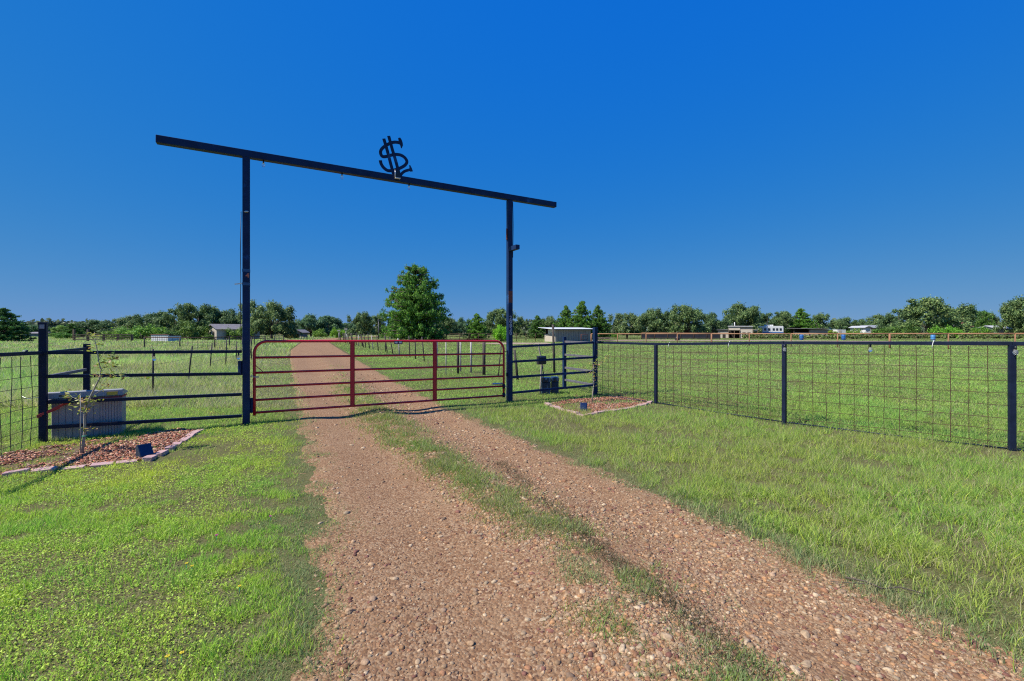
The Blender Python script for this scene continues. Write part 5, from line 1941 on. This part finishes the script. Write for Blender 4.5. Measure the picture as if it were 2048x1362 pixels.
def oak_variant(seed, low=.22, n=46, lobes=6):
    """height 1, half width 1 in x and y (scaled per tree): broad uneven crown, limbs reaching into it"""
    rng = np.random.default_rng(seed)
    clumps = []
    limbs = []
    for k_ in range(lobes):
        a_ = k_ * 2 * math.pi / lobes + rng.uniform(-.5, .5)
        rr = rng.uniform(.35, .62)
        zc = rng.uniform(.45, .78) if k_ else .84
        if k_ == 0:
            rr = .12
        cx_, cy_ = math.cos(a_) * rr, math.sin(a_) * rr
        limbs.append((cx_, cy_, zc))
        R_ = rng.uniform(.30, .42)
        for _ in range(n // lobes):
            d = rng.normal(size=3); d /= np.linalg.norm(d)
            q_ = R_ * rng.random() ** .33
            clumps.append((cx_ + d[0] * q_, cy_ + d[1] * q_, max(low + .06, min(.92, zc + d[2] * q_ * .70)), rng.uniform(.11, .19)))
    for _ in range(18):
        a_ = rng.uniform(0, 6.28); rr = rng.uniform(.2, .92)
        clumps.append((math.cos(a_) * rr, math.sin(a_) * rr, low + rng.uniform(.0, .22), rng.uniform(.10, .17)))
    V, C = leaf_cloud(rng, clumps, 5000, .043, flat=.70)
    cm = crown_mesh('crown', V, C)
    mb_ = MB()
    mb_.tube([(0, 0, -.03), (.01, .0, low * .6), (.02, .01, low + .12), (.0, .0, .62)], [.055, .042, .034, .012], 7)
    for (cx_, cy_, zc) in limbs:
        mb_.tube([(.01, 0, low * .75), (cx_ * .4, cy_ * .4, low + (zc - low) * .45), (cx_, cy_, zc)], [.028, .018, .005], 5)
    tm = mb_.mesh('trunk')
    tm.materials.append(M['bark'])
    return cm, tm


def cypress_variant(seed, levels=15, wmax=1.0, leaf=.030, dens=1.0, base_z=.03, power=.75, profile=None):
    """conical, feathery, branches in uneven whorls with gaps between; height 1, half width 1"""
    rng = np.random.default_rng(seed)
    clumps = []
    mb_ = MB()
    mb_.tube([(0, 0, -.02), (.01, 0, .3), (-.01, .01, .65), (0, 0, .97)], [.06, .042, .022, .005], 7)
    for i in range(levels):
        z = base_z + (.95 - base_z) * (i + .3 * rng.random()) / levels
        prof = min(1.0, ((1 - z) / (1 - .22)) ** power) if z > .22 else .86 + .14 * z / .22
        if profile:
            prof = float(np.interp(z, [q[0] for q in profile], [q[1] for q in profile]))
        nb = max(4, int(round((11 if i < levels * .6 else 7) * dens)))
        for k_ in range(nb):
            a_ = 2 * math.pi * (k_ + rng.random()) / nb
            Lb = wmax * prof * rng.uniform(.66, 1.06)
            rise = rng.uniform(.0, .10) * (1 if z > .2 else .3)
            ex, ey = math.cos(a_) * Lb, math.sin(a_) * Lb
            mb_.tube([(0, 0, z), (ex * .5, ey * .5, z + rise * .7), (ex * .95, ey * .95, z + rise)], [.014, .009, .003], 4)
            m_ = max(2, int(Lb * 8))
            for j in range(m_):
                f_ = (.30 + .72 * (j + rng.random() * .6) / m_)
                clumps.append((ex * f_ + rng.normal(0, .045), ey * f_ + rng.normal(0, .045), z + rise * f_ + rng.normal(0, .012), rng.uniform(.06, .105) * (1.05 - .25 * f_)))
    for j in range(5):
        clumps.append((rng.normal(0, .02), rng.normal(0, .02), .93 + j * .015, .06 - j * .008))
    V, C = leaf_cloud(rng, clumps, 3000, leaf, flat=.45, base=((.11, .24, .04), (.17, .34, .05), (.25, .42, .06), (.07, .17, .035)))
    cm = crown_mesh('crown', V, C)
    tm = mb_.mesh('trunk')
    tm.materials.append(M['bark'])
    return cm, tm


def bush_variant(seed, n=34):
    rng = np.random.default_rng(seed)
    clumps = []
    mb_ = MB()
    for _ in range(n):
        a_ = rng.uniform(0, 6.28); rr = rng.random() ** .5 * .85
        top = math.sqrt(max(0, 1 - rr * rr)) * rng.uniform(.6, .9)
        clumps.append((math.cos(a_) * rr, math.sin(a_) * rr, max(.08, top * rng.uniform(.25, 1)), rng.uniform(.16, .26)))
    for k_ in range(6):
        c_ = clumps[k_]
        mb_.tube([(c_[0] * .1, c_[1] * .1, -.05), (c_[0] * .5, c_[1] * .5, c_[2] * .5), (c_[0], c_[1], c_[2])], [.03, .018, .006], 5)
    V, C = leaf_cloud(rng, clumps, 1500, .065, flat=.8, base=((.11, .19, .045), (.15, .25, .055), (.20, .29, .065), (.08, .15, .04)))
    cm = crown_mesh('crown', V, C)
    tm = mb_.mesh('trunk')
    tm.materials.append(M['bark'])
    return cm, tm


OAKS = [oak_variant(900 + i, low=(.20, .26, .16, .24, .18, .22, .14)[i], n=(48, 42, 54, 46, 50, 44, 60)[i], lobes=(6, 5, 7, 6, 7, 5, 8)[i]) for i in range(7)]
CYP = [cypress_variant(953, 22, 1.0, .025, 1.2, profile=[(0, .80), (.1, .98), (.2, 1.0), (.35, .95), (.5, .88), (.65, .76), (.8, .56), (.9, .36), (.97, .14), (1, .05)]), cypress_variant(951, 13, 1.0, .038, .8), cypress_variant(952, 14, 1.0, .036, .9, power=.9)]
BUSH = [bush_variant(970 + i) for i in range(4)]


def plant(name, label, cat, u, hw, top, D, var, tint, rz=None, group=None, deep=1.0):
    cm, tm = var
    t = empty(name, label, cat, (xp(u, D), D, 0), rz if rz is not None else random.uniform(0, 6.28), group)
    r_ = hw * D / F
    h_ = zp(top, D)
    t.scale = (r_, r_ * deep, h_)
    c_ = bpy.data.objects.new('crown', cm)
    link(c_, t)
    c_.color = (*tint, 1)
    k_ = bpy.data.objects.new('trunk', tm)
    link(k_, t)
    return t


plant('cypress_tree', 'large green conical tree behind the middle of the red gate', 'tree', 831, 70, 529, 74, CYP[0], (.95, 1.05, .95), .4)

DK = (.78, .85, .95); MD = (1.0, 1.0, 1.0); GY = (1.15, 1.08, 1.15); LT = (1.5, 1.55, 1.0); LM = (1.75, 2.0, .8); HAZE_BLUE = (.8, .95, 1.25)  # last tint bluish: distance haze put into the far crowns' colour
TREES = [
    # name, label, u, half width, top, distance, kind, tint
    ('cedar_tree', 'dark cedar at the left picture edge', 8, 36, 617, 62, 'c1', (.6, .7, 1.0)),
    ('oak_tree', 'bluish round tree just left of the left corner post top', 66, 24, 651, 112, 'o', HAZE_BLUE),
    ('oak_tree', 'green tree just right of the left corner post top', 119, 18, 653, 96, 'o', LT),
    ('cedar_tree', 'spiky dark tree between green tree and broad oak on the left', 143, 18, 648, 92, 'c2', DK),
    ('oak_tree', 'broad dark oak behind the left wooden pen', 182, 30, 642, 98, 'o', DK),
    ('oak_tree', 'low grey-green oak behind the bright bush left of the white shed', 262, 36, 634, 98, 'o', GY),
    ('oak_tree', 'dark oak rising directly behind the white shed', 318, 30, 626, 94, 'o', DK),
    ('oak_tree', 'oak just left of the tallest oak over the house', 352, 30, 619, 90, 'o', MD),
    ('oak_tree', 'tall dark oak behind the left end of the cream house', 398, 36, 608, 92, 'o', MD),
    ('oak_tree', 'round dark oak rising over the house roof', 446, 36, 620, 96, 'o', DK),
    ('oak_tree', 'oak partly hidden behind the left arch post', 503, 26, 604, 84, 'o', GY),
    ('oak_tree', 'big open-crowned oak just right of the left arch post', 543, 36, 606, 82, 'o', GY),
    ('oak_tree', 'small thin oak at the right foot of the big oak', 582, 15, 642, 86, 'o', GY),
    ('oak_tree', 'dark oak left of the drive vanishing point', 622, 30, 632, 112, 'o', HAZE_BLUE),
    ('oak_tree', 'dark oak right above the drive vanishing point', 656, 28, 633, 116, 'o', HAZE_BLUE),
    ('oak_tree', 'low hazy oak right of the drive end', 692, 24, 647, 125, 'o', HAZE_BLUE),
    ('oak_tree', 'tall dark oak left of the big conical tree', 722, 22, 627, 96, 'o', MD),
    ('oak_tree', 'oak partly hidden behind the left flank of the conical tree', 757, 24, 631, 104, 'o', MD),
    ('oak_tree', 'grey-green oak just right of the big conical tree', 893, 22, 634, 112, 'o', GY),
    ('oak_tree', 'hazy oak between the conical tree and small cypress', 922, 20, 637, 118, 'o', HAZE_BLUE),
    ('cypress_tree', 'small narrow green cypress left of the lime tree', 954, 20, 628, 76, 'c2', (1.15, 1.2, .95)),
    ('oak_tree', 'dark oak behind the lime tree left of the right arch post', 997, 30, 619, 94, 'o', MD),
    ('lime_tree', 'bright lime-green small tree touching the right arch post', 1003, 15, 639, 66, 'b', (2.0, 2.6, .75)),
    ('oak_tree', 'greyish oak just right of the right arch post', 1040, 16, 636, 102, 'o', GY),
    ('cedar_tree', 'dark pointed tree left of the loafing shed roof', 1075, 17, 632, 92, 'c2', DK),
    ('oak_tree', 'oak behind the left end of the loafing shed', 1103, 17, 634, 96, 'o', MD),
    ('cypress_tree', 'left cypress of the three behind the loafing shed', 1132, 22, 612, 82, 'c3', (.9, .95, .95)),
    ('cypress_tree', 'middle and tallest cypress behind the loafing shed', 1164, 28, 603, 80, 'c1', (.95, 1.0, .9)),
    ('cypress_tree', 'right cypress of the three behind the loafing shed', 1196, 22, 611, 82, 'c3', (.85, .9, .95)),
    ('oak_tree', 'greyish oak standing alone left of the oak row', 1254, 28, 627, 88, 'o', GY),
    ('oak_tree', 'oak over the left half of the shade-cloth fence', 1311, 30, 620, 90, 'o', MD),
    ('oak_tree', 'dense oak squeezed left of the big round oak', 1343, 22, 623, 97, 'o', DK),
    ('oak_tree', 'big round oak with visible trunk over the shade-cloth fence', 1375, 34, 612, 88, 'o', MD),
    ('oak_tree', 'dark oak left of the cream stable', 1425, 27, 627, 98, 'o', DK),
    ('oak_tree', 'tall oak directly above the cream stable', 1481, 34, 610, 104, 'o', MD),
    ('oak_tree', 'dark oak above the travel trailer', 1532, 24, 627, 112, 'o', DK),
    ('oak_tree', 'oak between the trailer and the run-in shed', 1568, 24, 624, 108, 'o', MD),
    ('cedar_tree', 'tall green pointed tree above the run-in shed', 1602, 26, 618, 106, 'c3', (.9, 1.0, .85)),
    ('oak_tree', 'oak right of the run-in shed', 1640, 24, 629, 112, 'o', MD),
    ('oak_tree', 'dark low oak above the white cargo box', 1690, 27, 637, 122, 'o', DK),
    ('oak_tree', 'low dark oak left of the white garage', 1722, 20, 641, 124, 'o', DK),
    ('oak_tree', 'small oak behind the grey-roofed house', 1762, 28, 632, 126, 'o', MD),
    ('oak_tree', 'dark oak at the left flank of the big spreading oak', 1802, 28, 619, 104, 'o', DK),
    ('oak_tree', 'huge spreading grey-green oak in the right background', 1856, 48, 597, 98, 'o', (1.2, 1.15, 1.15)),
    ('oak_tree', 'oak adjoining the right flank of the huge spreading oak', 1905, 32, 612, 104, 'o', MD),
    ('oak_tree', 'dark rounded tree behind the red-roofed cabin', 1942, 24, 618, 120, 'o', (.75, 1.0, .75)),
    ('cedar_tree', 'small open dark tree left of the white rounded barn', 1970, 16, 623, 112, 'c2', DK),
    ('oak_tree', 'oak behind the white rounded barn', 2012, 22, 622, 116, 'o', GY),
    ('oak_tree', 'tall oak at the right picture edge', 2046, 32, 597, 100, 'o', MD),
]
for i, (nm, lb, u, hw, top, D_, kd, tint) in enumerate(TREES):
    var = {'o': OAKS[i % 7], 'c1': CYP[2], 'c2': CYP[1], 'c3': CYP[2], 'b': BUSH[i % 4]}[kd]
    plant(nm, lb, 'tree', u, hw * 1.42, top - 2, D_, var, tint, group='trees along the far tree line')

SHRUBS = [
    ('bright green bush at the left end of the wooden pen', 232, 22, 654, 76, LT),
    ('large bright green bush left of the white shed', 288, 40, 641, 74, (1.35, 1.6, 1.0)),
    ('dark green bush behind the right end of the white shed', 340, 18, 655, 71, (.9, 1.1, .95)),
    ('dull green round bush left of the cream house', 388, 32, 635, 74, (1.1, 1.1, 1.0)),
    ('small pale bush at the left corner of the cream house', 417, 8, 664, 73, (1.2, 1.3, 1.1)),
    ('pale green bush covering the right end of the house', 476, 24, 645, 76, (1.35, 1.35, 1.05)),
    ('rusty brown shrub beside the grey cabin', 585, 13, 662, 82, (1.7, .9, .7)),
    ('small green bush left of the drive end', 640, 14, 655, 98, LT),
    ('light green round bush right of the drive end', 676, 15, 650, 94, LM),
    ('low dark brush heap under the right side of the conical tree', 873, 22, 668, 82, (.7, .65, .6)),
    ('yellow-green bush between run-in shed and teal shed', 1650, 22, 656, 104, (2.1, 1.8, .7)),
    ('green bush right of the white cargo box', 1712, 18, 655, 106, LT),
    ('green bush in front of the grey-roofed house', 1764, 17, 650, 104, (1.0, 1.25, .8)),
    ('bright green bush below the right side of the huge oak', 1893, 24, 644, 92, (1.35, 1.9, .8)),
    ('light green bush right of the red-roofed cabin', 1962, 18, 646, 98, (1.3, 1.6, .8)),
    ('dark bush left of the white rounded barn', 1982, 12, 655, 97, (.7, .8, .8)),
    ('round bush at the left foot of the huge oak', 1805, 26, 640, 92, (1.0, 1.1, .9)),
    ('low green shrub behind the loafing shed on its right', 1218, 16, 662, 92, (1.2, 1.5, .9)),
    ('low dark shrub left of the wooden pen', 128, 18, 660, 84, (1.0, 1.3, .9)),
    ('pale tall weed clump by the steel posts left of the drive', 390, 26, 741, 17.2, (1.3, 1.25, 1.0)),
]
for i, (lb, u, hw, top, D_, tint) in enumerate(SHRUBS):
    plant('shrub', lb, 'shrub', u, hw * 1.2, top - 1, D_, BUSH[i % 4], tint, group='shrubs in the background')

# far-off wood closing the horizon: reads as one mass
rng = np.random.default_rng(77)
cl = []
for u in np.arange(-260, 2320, 7.0):
    D_ = rng.uniform(140, 185)
    top = zp(652 - 9 * rng.random() - 4 * math.sin(u * .013), D_)
    xx_ = xp(u, D_)
    for k_ in range(3):
        cl.append((xx_ + rng.normal(0, 1.0), D_ + rng.normal(0, 3), top * rng.uniform(.2, .85), rng.uniform(1.1, 2.0)))
V, C = leaf_cloud(rng, cl, 27, 1.05, flat=.9, base=((.09, .13, .07), (.12, .16, .08), (.14, .18, .10)))
me = crown_mesh('distant_woods', V, C)
o = link(bpy.data.objects.new('distant_woods', me))
tag(o, 'dark far-off wood closing the horizon behind the trees', 'woods', kind='stuff')
# tall weeds along the far fences
rng = np.random.default_rng(78)
cl = []
for u in np.arange(1490, 2120, 5.0):
    D_ = rng.uniform(84, 92)
    cl.append((xp(u, D_), D_, .25 + .25 * rng.random(), rng.uniform(.35, .7)))
V, C = leaf_cloud(rng, cl, 160, .32, flat=.8, base=((.16, .22, .06), (.22, .28, .07), (.20, .18, .09), (.12, .19, .06)))
me = crown_mesh('tall_weeds', V, C)
o = link(bpy.data.objects.new('tall_weeds', me))
tag(o, 'strip of tall weeds behind the orange pipe fence', 'weeds', kind='stuff')
